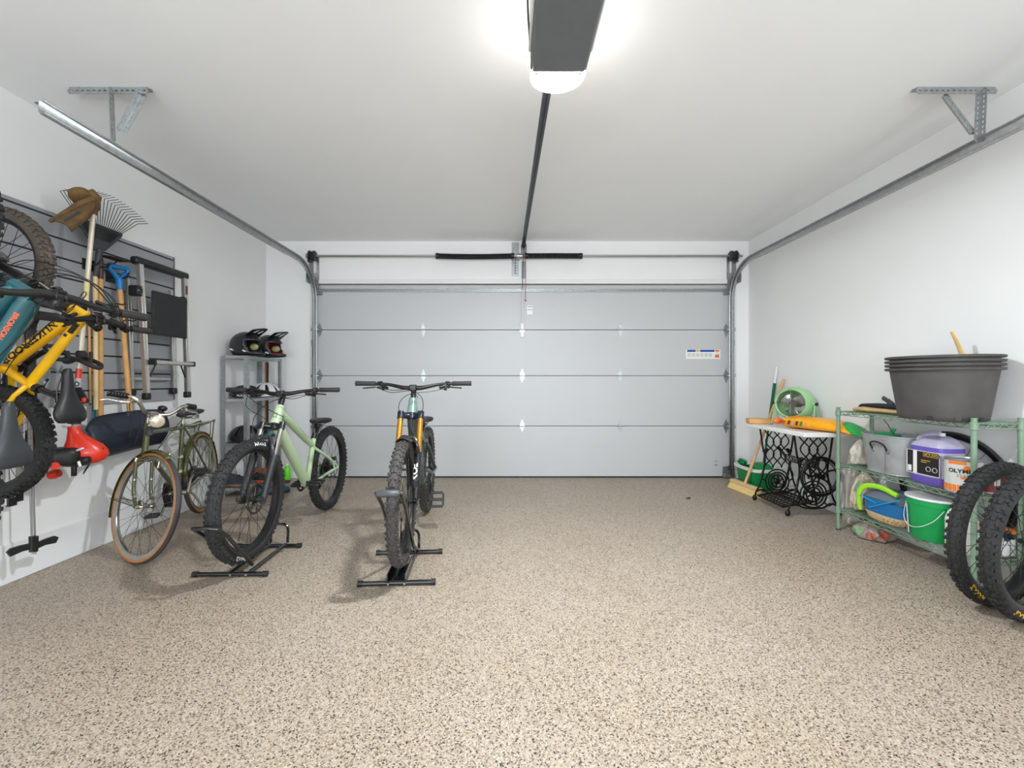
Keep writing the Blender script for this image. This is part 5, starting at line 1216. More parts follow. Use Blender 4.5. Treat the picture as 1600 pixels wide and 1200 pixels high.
# ------------------------------------------------------------------ treadle sewing table
tbx = thing('treadle_sewing_table', 'white-topped table on black cast-iron sewing machine treadle legs with lettered brace', 'table', (2.6, 3.75, 0))
XF0, XB0 = 2.37, 2.845; YN, YF = 3.30, 4.10; ZT = .70
g = MB(); g.box(((XF0 + XB0) / 2, (YN + YF) / 2, ZT + .018), (XB0 - XF0, YF - YN, .036), ch=.004); g.build('tabletop', mat('white_laminate', (232, 230, 228), .3, var=.01), tbx, True)
M_iron = mat('black_cast_iron', (24, 22, 22), .42, .4, var=.12)
def side_frame(Y):
    b = MB(); xc = 2.612; r = .0095
    P = lambda x, z: Vector((xc + x, Y, z))
    for s in (-1, 1):
        b.tube(catmull([P(s * .165, .70), P(s * .16, .66), P(s * .14, .52), P(s * .12, .42), P(s * .125, .32), P(s * .165, .16), P(s * .20, .09), P(s * .215, .03)], 5), r, 8, sq=(1, .8))
        b.ball(P(s * .217, .0275), (.022, .018, .0265)); b.ball(P(s * .118, .475), (.026, .012, .018)); b.ball(P(s * .10, .49), (.014, .012, .014))
        b.tube(catmull([P(s * .20, .09), P(s * .14, .105), P(s * .09, .075), P(0, .065)], 5), r * .8, 6)
    b.box(P(0, .694), (.36, .03, .012), ch=.002)
    for k, ph in ((-.085, 0), (0.0, pi), (.085, 0)):
        for sg in (-1, 1):
            pts = []
            for i in range(25):
                z = .69 - i * .0155; u = i / 24 * 2 * pi * 1.5
                wdt = .040 - .012 * (1 - abs(z - .5) / .2) * 0; pts.append(P((k * (1 - .25 * (1 - abs((z - .5) / .2)))) + sg * wdt * cos(u + ph), z))
            if abs(k) > .01 or True: b.tube(pts, r * .62, 6)
    for rr in (.112, .085, .06): b.tube([P(rr * cos(a), .185 + rr * sin(a)) for a in [2 * pi * i / 28 for i in range(28)]], r * .72, 6, closed=True)
    for i in range(6): a = 2 * pi * i / 6; b.tube([P(.02 * cos(a), .185 + .02 * sin(a)), P(.06 * cos(a + .4), .185 + .06 * sin(a + .4))], r * .7, 6)
    b.ball(P(0, .185), (.03, .012, .03))
    for s in (-1, 1): b.tube(catmull([P(s * .112, .19), P(s * .145, .21), P(s * .15, .25), P(s * .135, .29)], 4), r * .65, 6); b.tube(catmull([P(s * .09, .12), P(s * .13, .09), P(s * .17, .11)], 4), r * .65, 6)
    return b.build('leg_frame', M_iron, tbx, True, 50)
side_frame(4.0); side_frame(3.53)
g = MB(); g.box((2.66, 3.765, .425), (.012, .40, .062), ch=.003)
for s, y in ((-1, 3.53), (1, 4.0)):
    g.tube(catmull([(2.66, 3.765 + s * .19, .43), (2.655, y - s * .01, .47), (2.62, y, .52)], 4), .011, 8); g.tube(catmull([(2.66, 3.765 + s * .12, .40), (2.66, y - s * .06, .22), (2.64, y, .09)], 5), .010, 8)
br_ = g.build('cross_brace', M_iron, tbx, True)
L = MB(); lettering(L, 'RAYMOND', .062, plane_fn((2.6525, 3.765, .425), (0, -1, 0), (0, 0, 1), .001), 1.05); L.build('lettering', mat('worn_iron_grey', (150, 148, 146), .5, .3, var=.1), br_, True, 0)
fw = MB(); fcn = Vector((2.63, 3.475, .35)); RW = .158
fw.tube([fcn + Vector((RW * cos(a), 0, RW * sin(a))) for a in [2 * pi * i / 40 for i in range(40)]], .0125, 8, closed=True)
fw.tube([fcn + Vector((.135 * cos(a), 0, .135 * sin(a))) for a in [2 * pi * i / 40 for i in range(40)]], .005, 6, closed=True)
for i in range(5): a = 2 * pi * i / 5 + .35; fw.tube(catmull([fcn + Vector((.02 * cos(a), 0, .02 * sin(a))), fcn + Vector((.085 * cos(a + .22), 0, .085 * sin(a + .22))), fcn + Vector((RW * cos(a), 0, RW * sin(a)))], 4), .008, 6)
fw.cyl(fcn - Vector((0, .03, 0)), fcn + Vector((0, .05, 0)), .022, 14); fw.build('flywheel', M_iron, tbx, True, 50)
MB().tube([fcn + Vector((-.03, -.02, .03)), (2.53, 3.6, .09)], .006, 8).build('pitman_rod', M_iron, tbx, True)
g = MB(); c = Vector((2.52, 3.765, .085)); tl = Matrix.Rotation(-.16, 3, 'Y')
for x in (-.13, .13): g.box(c + tl @ Vector((x, 0, 0)), (.014, .37, .012), tl)
for y in (-.18, .18): g.box(c + Vector((0, y, 0)), (.27, .014, .012), tl)
for i in range(9): g.tube([c + tl @ Vector((-.125, -.17 + .0425 * i - .02, 0)), c + tl @ Vector((.125, -.17 + .0425 * i + .02, 0))], .005, 5)
for i in range(5): g.tube([c + tl @ Vector((-.09 + .045 * i, -.18, 0)), c + tl @ Vector((-.09 + .045 * i, .18, 0))], .005, 5)
g.cyl((2.56, 3.53, .085), (2.56, 4.0, .085), .008, 8)
g.build('treadle_pedal', M_iron, tbx, True)

# things on and round the table
ZTT = ZT + .0365
bg = thing('seed_bag', 'orange-yellow plastic bag with green end lying on the white table', 'bag', (2.56, 3.55, ZTT))
M_bag = mat('orange_film', (248, 166, 18), .3, var=.1, scale=12, bump=.5, bscale=26)
g = MB(); rings = []
for y, wd, h in ((3.685, .10, .07), (3.68, .128, .10), (3.67, .135, .105), (3.66, .14, .108), (3.55, .14, .108), (3.42, .138, .104), (3.31, .122, .092), (3.23, .105, .062), (3.17, .092, .022)):
    rings.append([Vector((2.535 + (3.785 - y) * .27 + wd * cos(a), y, ZTT + h * .5 * (1 + math.copysign(abs(sin(a)) ** .8, sin(a))))) for a in [2 * pi * i / 18 for i in range(18)]])
g.loft(rings); g.build('bag_body', M_bag, bg, True, 60)
g = MB(); r2 = [[q + Vector((0, -.002 - .16 * k, 0)) if True else q for q in []] for k in (0, 1)]
rings = []
for y, wd, h in ((3.27, .07, .086), (3.21, .08, .062), (3.15, .07, .03), (3.09, .045, .006)):
    rings.append([Vector((2.695 + wd * cos(a), y, ZTT - (.0 if y > 3.2 else .012) + h * .5 * (1 + sin(a)) + .004)) for a in [2 * pi * i / 14 for i in range(14)]])
g.loft(rings); g.build('green_end', mat('green_film', (30, 166, 74), .35, var=.15), bg, True, 60)
g = MB()
for k, (y0, y1, z0, z1) in enumerate(((3.68, 3.62, .042, .07), (3.605, 3.575, .036, .072), (3.565, 3.545, .036, .072), (3.535, 3.505, .036, .072), (3.495, 3.47, .036, .072), (3.455, 3.44, .036, .068))):
    g.cur = (0, 1, 2, 1, 3, 2)[k]; x = 2.535 + (3.785 - (y0 + y1) / 2) * .27 - .1475
    g.add([(x - .002, y0, ZTT + z0), (x - .002, y1, ZTT + z0), (x + .008, y1, ZTT + z1), (x + .008, y0, ZTT + z1)], [(0, 1, 2, 3)])
g.build('printed_panel', [mat('print_red', (196, 60, 34), .5, var=.1), mat('print_brown', (84, 60, 34), .5, var=.1), mat('print_pink', (236, 150, 140), .5, var=.1), mat('print_green', (90, 120, 50), .5, var=.1)], bg, True, 0)
g = MB(); g.ball((2.47, 3.78, ZTT + .05), (.045, .025, .03)); g.build('folded_corner', mat('orange_film_dark', (236, 120, 50), .4, var=.2, scale=30), bg, True)

blk = MB(); blk.box((2.46, 4.04, ZTT + .022), (.16, .10, .044), Matrix.Rotation(.5, 3, 'Z'), ch=.003)
blk = MB(); Rb = Matrix.Rotation(-.2, 3, 'Z'); blk.box((2.462, 4.04, ZTT + .024), (.205, .10, .046), Rb, ch=.004); tag(blk.build('wood_block', M_wood), 'flat brown wood block on the far end of the white table', 'wood block')

fn_ = thing('desk_fan', 'mint green retro drum fan standing on the white table', 'fan', (2.655, 3.81, ZTT))
M_mint = mat('mint_enamel', (158, 208, 150), .28, var=.03, coat=.5)
fd = Vector((-.86, -.50, .04)).normalized(); FM = Matrix.Translation((2.665, 3.835, ZTT + .205)) @ frame_of(fd).to_4x4()
g = MB(FM); g.lathe([(.118, .075), (.128, .085), (.142, .07), (.152, .03), (.154, -.02), (.148, -.06), (.125, -.085), (.07, -.095), (.07, -.09), (.118, -.08), (.138, -.05), (.14, .0), (.13, .05), (.118, .07)], 36); g.build('drum', M_mint, fn_, True, 50)
g = MB(FM)
for i in range(10): rr = .012 + .0115 * i; g.tube([(rr * cos(a), rr * sin(a), .078 - .0 * i) for a in [2 * pi * j / 32 for j in range(32)]], .0011, 4, closed=True)
for i in range(8): a = 2 * pi * i / 8; g.tube([(.01 * cos(a), .01 * sin(a), .080), (.122 * cos(a), .122 * sin(a), .080)], .0016, 4)
g.build('grille', M_chrome, fn_, True)
g = MB(FM)
for i in range(3):
    a0 = 2 * pi * i / 3 + .4
    g.grid(lambda u, v: Vector(((.025 + .085 * u) * cos(a0 + (v - .5) * (1.0 + .3 * u)), (.025 + .085 * u) * sin(a0 + (v - .5) * (1.0 + .3 * u)), .02 + (v - .5) * .035)), 7, 7)
g.build('fan_blade', mat('fan_blade_silver', (176, 172, 168), .3, .6, var=.05), fn_, True, 60, solid=.0015)
g = MB(FM); g.cyl((0, 0, -.08), (0, 0, .03), .035, 18); g.cyl((0, 0, .03), (0, 0, .045), .022, 16); g.build('motor', mat('fan_motor_grey', (120, 118, 116), .4, .5), fn_, True)
g = MB(FM)
for s in (-1, 1): g.tube([(s * .02, 0, .084), (s * .06, .0, .084), (s * .128, 0, .084)], .004, 6, sq=(1.4, .5))
g.build('badge_bar', mat('brass', (170, 128, 66), .3, .8, var=.05), fn_, True)
g = MB(); side = Vector((fd.y, -fd.x, 0)).normalized()
for s in (-1, 1):
    k = Vector((2.665, 3.835, ZTT + .205)) + side * s * .162
    for dx in (-.06, .06): g.tube([k, Vector((k.x, k.y, ZTT)) + Vector((fd.x, fd.y, 0)) * dx + side * s * .01 + Vector((0, 0, .006))], .0085, 8, sq=(1.2, .6))
    g.cyl(k - side * s * .012, k + side * s * .012, .014, 12)
g.build('stand', M_mint, fn_, True)
g = MB()
for s in (-1, 1): k = Vector((2.665, 3.835, ZTT + .205)) + side * s * .176; g.cyl(k - side * .008, k + side * .008, .015, 14)
g.build('tilt_knob', M_black, fn_, True)
g = MB()
for s in (-1, 1):
    for dx in (-.06, .06): p = Vector((2.665, 3.835, ZTT + .005)) + side * s * .17 + Vector((fd.x, fd.y, 0)) * dx; g.ball(p, (.009, .009, .005))
g.build('rubber_foot', M_black, fn_, True)

# push broom, second broom, green mop bucket
pbm = thing('push_broom', 'wooden push broom with blond bristles resting on the floor by the green bucket', 'broom', (2.47, 4.29, 0))
g = MB(); R = Matrix.Rotation(.10, 3, 'Z'); g.box((2.475, 4.29, .075), (.065, .44, .035), R, ch=.008); g.build('head', mat('broom_head_wood', (224, 186, 140), .5, var=.1, scale=8), pbm, True)
g = MB(); R2_ = R; g.add([R @ Vector((sx * .028, sy * .21, .0)) + Vector((2.475, 4.29, .06)) for sx in (-1, 1) for sy in (-1, 1)] + [R @ Vector((sx * .045, sy * .225, 0)) + Vector((2.468, 4.29, .0015)) for sx in (-1, 1) for sy in (-1, 1)], [(0, 1, 3, 2), (4, 6, 7, 5), (0, 4, 5, 1), (2, 3, 7, 6), (0, 2, 6, 4), (1, 5, 7, 3)])
g.build('bristles', mat('blond_bristle', (232, 202, 130), .85, var=.25, scale=120, bump=.8, bscale=300), pbm, True, 0)
g = MB(); g.tube([(2.462, 4.285, .085), (2.845, 4.25, 1.17)], .0135, 12); g.build('handle', mat('broom_handle_wood', (216, 168, 122), .5, var=.1, scale=8), pbm, True)
gbm = thing('green_broom', 'slim broom with green handle and white grip leaning on the wall behind the table', 'broom', (2.8, 4.40, 0))
p0, p1 = Vector((2.842, 4.62, .07)), Vector((2.850, 4.37, 1.30)); t_ = p1 - p0
g = MB(); g.tube([p0, p0 + t_ * .5], .010, 10); g.tube([p0 + t_ * .5, p0 + t_ * .56], .010, 10); g.build('handle', mat('broom_green', (20, 106, 62), .4, var=.05), gbm, True)
g = MB(); g.tube([p0 + t_ * .54, p0 + t_ * .86], .0145, 12); g.build('grip', mat('broom_green', (20, 106, 62), .4), gbm, True)
g = MB(); g.tube([p0 + t_ * .86, p1], .0145, 12); g.build('end_grip', M_white, gbm, True)
g = MB(); g.box((2.842, 4.64, .05), (.024, .17, .06), ch=.006); g.build('head', M_black, gbm, True)
mb_ = thing('mop_bucket', 'green mop bucket with white rim and wringer on the floor in the corner', 'bucket', (2.63, 4.50, 0))
M_grn = mat('bright_green_plastic', (14, 132, 66), .4, var=.06)
def rr_(z, hx, hy, e=5): return sring((2.68, 4.465, z), (1, 0, 0), (0, 1, 0), hx, hy, 28, e)
g = MB(); g.loft([rr_(.003, .10, .155), rr_(.02, .108, .165), rr_(.215, .128, .195), rr_(.215, .118, .185), rr_(.03, .10, .155)], caps=True); g.build('body', M_grn, mb_, True, 45)
g = MB(); g.loft([rr_(.205, .130, .198), rr_(.205, .142, .212), rr_(.235, .146, .216), rr_(.238, .132, .20), rr_(.215, .122, .19)], caps=False); g.build('rim', M_white, mb_, True, 45)
g = MB(); g.loft([sring((2.68, 4.37, .19), (1, 0, 0), (0, 1, 0), .10, .09, 18, 3), sring((2.68, 4.37, .25), (1, 0, 0), (0, 1, 0), .105, .095, 18, 3), sring((2.68, 4.37, .285), (1, 0, 0), (0, 1, 0), .06, .06, 18, 3)]); g.box((2.625, 4.60, .25), (.07, .08, .06), ch=.02); g.tube(catmull([(2.585, 4.62, .25), (2.585, 4.57, .29), (2.625, 4.53, .27)], 4), .012, 8); g.build('wringer', M_grn, mb_, True)
g = MB(); g.box((2.55, 4.69, .16), (.02, .08, .02), ch=.004); g.box((2.55, 4.735, .16), (.03, .03, .045), ch=.004); g.build('side_clip', M_black, mb_, True)

# ------------------------------------------------------------------ green wire shelf
wsx0, wsx1, wy0, wy1 = 2.567, 2.825, 2.28, 3.21
wsf = thing('wire_shelf', 'sage green three-tier wire shelf against the white wall', 'shelf', (2.7, 2.75, 0))
M_wire = mat('sage_epoxy', (122, 146, 122), .4, var=.05)
for x in (wsx0, wsx1):
    for y in (wy0, wy1):
        g = MB(); g.cyl((x, y, .012), (x, y, .94), .0128, 16); g.cyl((x, y, .94), (x, y, .946), .014, 16)
        k = [(.0128 + (.0006 if i % 2 else 0), .04 + i * .0126) for i in range(72)]; g.lathe([(r_, z) for r_, z in k], 14, Matrix.Translation((x, y, 0)))
        p = g.build('post', M_wire, wsf, True, 50)
        c = MB()
        for z in (.155, .495, .902): c.lathe([(.0135, -.022), (.019, -.02), (.0175, .02), (.0135, .022)], 14, Matrix.Translation((x, y, z)))
        c.build('collar', M_wire, p, True); fz = MB(); fz.cyl((x, y, 0), (x, y, .014), .016, 14); fz.build('foot', M_dkgrey, p, True)
for z in (.155, .495, .902):
    g = MB(); r = .0028
    for zz in (z + .012, z - .014):
        for x in (wsx0, wsx1): g.tube([(x, wy0 + .015, zz), (x, wy1 - .015, zz)], r * 1.15, 6)
        for y in (wy0, wy1): g.tube([(wsx0 + .015, y, zz), (wsx1 - .015, y, zz)], r * 1.15, 6)
    for x in (wsx0, wsx1):
        n = 20
        for i in range(n): y = wy0 + .03 + (wy1 - wy0 - .06) * i / n; g.tube([(x, y, z - .014 if i % 2 else z + .012), (x, y + (wy1 - wy0 - .06) / n, z + .012 if i % 2 else z - .014)], r * .9, 5)
    for y in (wy0, wy1):
        for i in range(6): x = wsx0 + .02 + .036 * i; g.tube([(x, y, z - .014 if i % 2 else z + .012), (x + .036, y, z + .012 if i % 2 else z - .014)], r * .9, 5)
    for i in range(36): y = wy0 + .02 + (wy1 - wy0 - .04) * i / 35; g.tube([(wsx0, y, z + .016), (wsx1, y, z + .016)], r * .8, 5)
    for x in ((wsx0 + wsx1) / 2,): g.tube([(x, wy0, z + .010), (x, wy1, z + .010)], r, 5)
    g.build('wire_tier', M_wire, wsf, True, 50)
ZTOP, ZMID, ZBOT = .9205, .5135, .1735

# nested nursery pots
M_pot = mat('nursery_pot_black', (74, 70, 68), .6, var=.22, scale=7, bump=.2, bscale=12)
pcx, pcy = 2.606, 2.487
lab = ['topmost empty black nursery pot of the nested stack on the wire shelf', 'second black nursery pot from the top of the nested stack', 'third black nursery pot from the top of the nested stack', 'outermost lowest black nursery pot of the nested stack, its whole side in view']
for k in range(4):
    z0 = ZTOP + .001 + (3 - k) * .0235
    o = thing('nursery_pot', lab[k], 'plant pot', (pcx, pcy, z0), group='nested nursery pots')
    g = MB(); H = .300; s = 1 - .006 * (3 - k)
    g.lathe([(0, 0), (.183, 0), (.190, .006), (.195, .03), (.232, H), (.2306, H), (.1936, .0305), (.1885, .008), (.182, .0014), (0, .0014)], 48, Matrix.Translation((0, 0, 0))); g.build('pot_wall', M_pot, o)
    g = MB(); g.lathe([(.2325, H - .012), (.252, H - .010), (.254, H + .002), (.246, H + .004), (.2325, H + .003), (.2325, H - .012)], 48); g.build('rim', M_pot, o)
    if k == 3:
        g = MB()
        for a in (-2.62, -2.05, -1.45): g.box((.1925 * cos(a), .1925 * sin(a), .016), (.005, .026, .022), Matrix.Rotation(a, 3, 'Z'))
        g.build('drain_hole', M_black, o)
stk = MB(); stk.tube([Vector((2.72, 2.49, 1.03)), Vector((2.75, 2.5, 1.20)), Vector((2.742, 2.5, 1.31)), Vector((2.71, 2.5, 1.39)), Vector((2.68, 2.5, 1.446))], [.013, .013, .013, .011, .008], 8, sq=(1.3, .4)); tag(stk.build('wooden_stake', mat('pale_stake', (240, 204, 140), .5, var=.1, scale=10)), 'pale wooden stake sticking up out of the nursery pots', 'stake')

# work gloves / apron on the top tier
gl = thing('work_glove', 'beige and black work glove lying flat beside the nursery pots', 'glove', (2.68, 2.95, ZTOP))
g = MB(); rings = []
for y, w_, h, dx in ((3.145, .03, .018, 0), (3.12, .06, .032, 0), (3.06, .075, .04, .0), (2.96, .07, .036, .0), (2.86, .075, .034, .01), (2.76, .07, .03, .0)):
    rings.append(sring((2.66 + dx, y, ZTOP + .002 + h * .5), (1, 0, 0), (0, 0, 1), w_, h * .5, 14, 2.4))
g.loft(rings); g.build('palm', mat('beige_leather', (206, 172, 124), .75, var=.2, scale=20, bump=.4, bscale=40), gl, True, 60)
g = MB(); rings = []
for y, w_, h, z in ((3.15, .02, .01, .03), (3.10, .055, .03, .032), (3.0, .07, .034, .034), (2.88, .07, .03, .034), (2.70, .06, .03, .03)):
    rings.append(sring((2.69, y, ZTOP + z + h * .5), (1, 0, 0), (0, 0, 1), w_, h * .5, 12, 2.4))
g.loft(rings); g.build('cuff', mat('black_cloth', (28, 29, 36), .85, var=.15, bump=.4, bscale=60), gl, True, 60)
g = MB(); g.tube(catmull([(2.72, 2.92, ZTOP + .06), (2.73, 2.97, ZTOP + .085), (2.74, 3.02, ZTOP + .105)], 4), [.016] * 5 + [.014] * 4, 8, sq=(1.2, .6)); g.build('thumb', mat('grey_cloth', (84, 82, 84), .8, var=.1), gl, True)

# galvanized tub
tub = thing('galvanized_tub', 'oval galvanized metal tub with dark bail handle on the middle tier', 'tub', (2.69, 2.86, ZMID))
M_tub = mat('weathered_zinc', (172, 174, 175), .5, .45, var=.16, scale=9)
def orr(z, a, b): return sring((2.69, 2.87, z), (1, 0, 0), (0, 1, 0), a, b * .95, 40, 2.5)
g = MB(); g.loft([orr(ZMID + .002, .115, .165), orr(ZMID + .262, .142, .205), orr(ZMID + .264, .139, .202), orr(ZMID + .012, .110, .16)]); g.tube(orr(ZMID + .263, .142, .205), .0045, 8, closed=True); g.tube(orr(ZMID + .006, .117, .167), .004, 6, closed=True); g.build('tub_wall', M_tub, tub, True, 50)
g = MB(); xx = 2.557
g.tube(catmull([(xx, 2.90, ZMID + .165), (xx - .02, 2.895, ZMID + .205), (xx - .03, 2.845, ZMID + .222), (xx - .02, 2.795, ZMID + .205), (xx, 2.79, ZMID + .165)], 5), .0055, 8); hb2 = g.build('bail_handle', mat('rusty_handle', (58, 46, 40), .5, .5, var=.15), tub, True)
g = MB()
for y in (2.90, 2.79): g.box((xx + .004, y, ZMID + .16), (.008, .02, .03), ch=.002); g.cyl((xx - .004, y, ZMID + .154), (xx, y, ZMID + .154), .004, 8)
g.build('handle_lug', M_galvd, hb2, True)
g = MB(); g.box((2.5565, 2.81, ZMID + .13), (.004, .006, .25), Matrix.Rotation(.08, 3, 'Y')); g.build('side_seam', M_tub, tub, True)
hp_ = thing('garden_hose_nozzle', 'green plastic tool poking out of the galvanized tub', 'garden tool', (2.72, 2.95, ZMID + .2))
g = MB(); g.ball((2.70, 2.95, ZMID + .255), (.07, .075, .018)); g.tube([(2.73, 2.95, ZMID + .26), (2.75, 2.94, ZMID + .30)], .012, 8); g.tube([(2.70, 2.93, ZMID + .02), (2.70, 2.95, ZMID + .25)], .01, 8); g.build('green_head', mat('tool_green', (20, 140, 80), .45, var=.08), hp_, True)
rd = MB(); rd.tube([(2.62, 2.80, ZMID + .26), (2.6, 2.83, ZMID + .34), (2.59, 2.85, ZMID + .37)], .0025, 6); rd.tube([(2.65, 2.80, ZMID + .02), (2.62, 2.80, ZMID + .26)], .0025, 6); tag(rd.build('wire_stake', M_rust), 'thin rusty wire rising from the galvanized tub to the top tier', 'wire')

# purple washer jug
jg = thing('purple_jug', 'big purple liquid jug with moulded handle and black label on the middle tier', 'jug', (2.67, 2.56, ZMID))
M_jug = mat('lavender_plastic', (204, 197, 224), .3, var=.04, trans=.25); M_purp = mat('purple_liquid', (104, 84, 176), .3, var=.06)
def jr(z, hx, hy, dx=0, dy=0): return sring((2.66 + dx, 2.565 + dy, z), (1, 0, 0), (0, 1, 0), hx, hy, 28, 4.5)
g = MB(); g.loft([jr(ZMID + .002, .08, .098), jr(ZMID + .012, .086, .104), jr(ZMID + .052, .087, .105)]); g.loft([jr(ZMID + .205, .087, .105), jr(ZMID + .232, .087, .105)]); g.build('purple_band', M_purp, jg, True, 45)
g = MB(); g.loft([jr(ZMID + .052, .0865, .1045), jr(ZMID + .205, .0865, .1045)], caps=False); g.loft([jr(ZMID + .232, .0865, .1045), jr(ZMID + .25, .08, .098), jr(ZMID + .285, .05, .06, .0, -.02), jr(ZMID + .30, .025, .03, .0, -.03)]); g.build('jug_body', M_jug, jg, True, 45)
g = MB(); g.tube(catmull([(2.64, 2.66, ZMID + .235), (2.64, 2.64, ZMID + .275), (2.645, 2.59, ZMID + .302), (2.655, 2.54, ZMID + .308)], 5), .017, 10, sq=(1.3, .8)); g.build('handle', M_jug, jg, True)
g = MB(); g.cyl((2.66, 2.535, ZMID + .295), (2.66, 2.535, ZMID + .318), .016, 16); g.build('cap', M_white, jg, True)
g = MB(); x = 2.5722
def lq(mbx, y0, y1, z0, z1, dx): mbx.add([(x - dx, y0, ZMID + z0), (x - dx, y1, ZMID + z0), (x - dx, y1, ZMID + z1), (x - dx, y0, ZMID + z1)], [(0, 1, 2, 3)])
lq(g, 2.668, 2.465, .058, .202, .0005); g.cur = 1; lq(g, 2.662, 2.625, .062, .20, .0012); lq(g, 2.60, 2.468, .062, .20, .0012); g.cur = 0; lq(g, 2.658, 2.634, .068, .105, .0018); g.cur = 2; lq(g, 2.562, 2.470, .172, .195, .0018); lq(g, 2.575, 2.52, .145, .15, .0018); lq(g, 2.575, 2.54, .134, .139, .0018)
lb = g.build('label', [M_white, mat('label_black', (28, 24, 26), .5, var=0), mat('label_gold', (196, 150, 50), .5, var=0)], jg, True, 0)
L = MB(); lettering(L, 'CARGO', .024, plane_fn((x - .0025, 2.51, ZMID + .183), (0, -1, 0), (0, 0, 1), 0), 1.2); L.build('lettering', M_lettk, lb, True, 0)
L = MB()
for y in (2.53, 2.492): L.tube([(x - .002, y + .014 * cos(a), ZMID + .098 + .014 * sin(a)) for a in [2 * pi * i / 20 for i in range(20)]], .0014, 4, closed=True)
L.build('emblem', M_white, lb, True)

# paint cans
def can(label, c, r, h, m_side, paint, txt=None):
    o = thing('paint_can', label, 'paint can', c, group='paint cans on the middle tier'); T = Matrix.Translation(c)
    g = MB(T); g.lathe([(0, 0.001), (r, .001), (r + .002, .004), (r, .007), (r, h - .006), (r + .002, h - .003), (r, h), (r - .006, h), (r - .008, h - .006), (0, h - .006)], 36); g.build('can_wall', m_side, o, True, 40)
    g = MB(T); g.lathe([(r + .0006, .012), (r + .0006, h - .012)], 48)
    for q in range(len(g.mi)): g.mi[q] = 0
    w_ = g.build('label_wrap', paint[0], o, True, 40)
    for (z0, z1, a0, a1, m_) in paint[1:]:
        g = MB(T); g.lathe([(r + .0012, z0), (r + .0012, z1)], 24, a0=a0, a1=a1); g.build('label_patch', m_, w_, True, 40)
    if txt:
        for (s_, size, z, a, m_) in txt:
            L = MB(T); lettering(L, s_, size, lambda xx, yy: Vector(((r + .0022) * cos(a + xx / r), (r + .0022) * sin(a + xx / r), z + yy)), 1.0); L.build('lettering', m_, w_, True, 0)
    g = MB(T); g.tube(catmull([((r + .004) * cos(a), (r + .004) * sin(a), h * .78 - .09 * sin((a + pi * 1.2) / (pi) * pi)) for a in [-pi * 1.2 + pi * i / 8 for i in range(9)]], 3), .0016, 5)
    return o
M_tin = mat('tin', (170, 168, 164), .35, .7, var=.06); M_lgrey = mat('label_grey_white', (206, 204, 200), .5, var=.06); M_lor = mat('label_orange', (232, 122, 36), .5, var=.1)
af = -2.35
can('OLYMPIC paint can in grey and orange label behind the shelf post'.replace('OLYMPIC p', 'grey and orange p').replace('in grey and orange label ', 'with dripped label '), (2.615, 2.376, ZMID), .076, .195, M_tin, (M_lgrey, (.014, .05, -pi, pi, M_lor), (.085, .10, af - .2, af + .6, M_lor), (.165, .182, af - .9, af + .1, M_lor)),
    (('OLYMPIC', .030, .128, af - .05, M_lettk), ('STAIN', .022, .102, af, mat('lettering_grey', (150, 148, 148), .5, var=0)), ('\u2022', .09, .142, af + .12, M_lor)))
can('dark red paint can partly hidden by the front post', (2.762, 2.370, ZMID), .060, .15, M_tin, (mat('label_dark_red', (120, 40, 38), .5, var=.1), (.10, .118, -pi, pi, M_black), (.05, .09, -2.2, -1.8, M_lgrey)))

# bottom tier
cr_ = thing('pet_carrier', 'clear blue plastic critter carrier with lime green handle frame on the bottom tier', 'pet carrier', (2.66, 2.88, ZBOT))
M_cblue = mat('clear_blue_plastic', (30, 130, 196), .15, var=.05, trans=.35); M_lime = mat('lime_handle', (160, 224, 40), .4, var=.04)
def kr(z, hx, hy): return sring((2.68, 2.87, z), (1, 0, 0), (0, 1, 0), hx, hy, 32, 3.2)
g = MB(); g.loft([kr(ZBOT + .06, .112, .156), kr(ZBOT + .15, .118, .160), kr(ZBOT + .155, .112, .155), kr(ZBOT + .065, .105, .149)]); g.build('tank', M_cblue, cr_, True, 50)
g = MB(); g.loft([kr(ZBOT + .001, .085, .12), kr(ZBOT + .015, .10, .145), kr(ZBOT + .06, .112, .156)]); g.build('base', mat('sand_base', (224, 190, 144), .6, var=.12, scale=40), cr_, True, 50)
g = MB()
for i in range(6):
    for k in range(2): g.cyl((2.5745 - .004 * k, 2.82 - .03 * i + .012 * k, ZBOT + .046 - .014 * k), (2.578, 2.82 - .03 * i + .012 * k, ZBOT + .046 - .014 * k), .003, 6)
g.build('vent_hole', M_dkgrey, cr_, True)
g = MB(); g.tube(catmull([(2.58, 3.03, ZBOT + .045), (2.575, 3.035, ZBOT + .13), (2.575, 3.01, ZBOT + .20), (2.58, 2.95, ZBOT + .235), (2.585, 2.85, ZBOT + .24), (2.59, 2.75, ZBOT + .215)], 6), .0115, 8, sq=(1.5, .8)); g.build('handle_frame', M_lime, cr_, True)
g = MB(); g.tube([(2.568, 2.93, ZBOT + .085), (2.565, 2.72, ZBOT + .19)], .011, 8, sq=(.5, 1.2)); g.tube([(2.568, 3.01, ZBOT + .15), (2.566, 2.88, ZBOT + .13)], .007, 8, sq=(.5, 1.2)); g.build('side_rib', mat('blue_rib', (36, 160, 222), .3, var=.03), cr_, True)
g = MB(); g.grid(lambda u, v: Vector((2.68 + .10 * (2 * v - 1), 2.87 + .150 * (2 * u - 1), ZBOT + .155 + .075 * sqrt(max(0, 1 - (2 * v - 1) ** 2)) * sqrt(max(0, 1 - (2 * u - 1) ** 2)))), 15, 11); g.build('lid', mat('clear_lid', (196, 204, 212), .1, var=.0, trans=.75), cr_, True, 60)

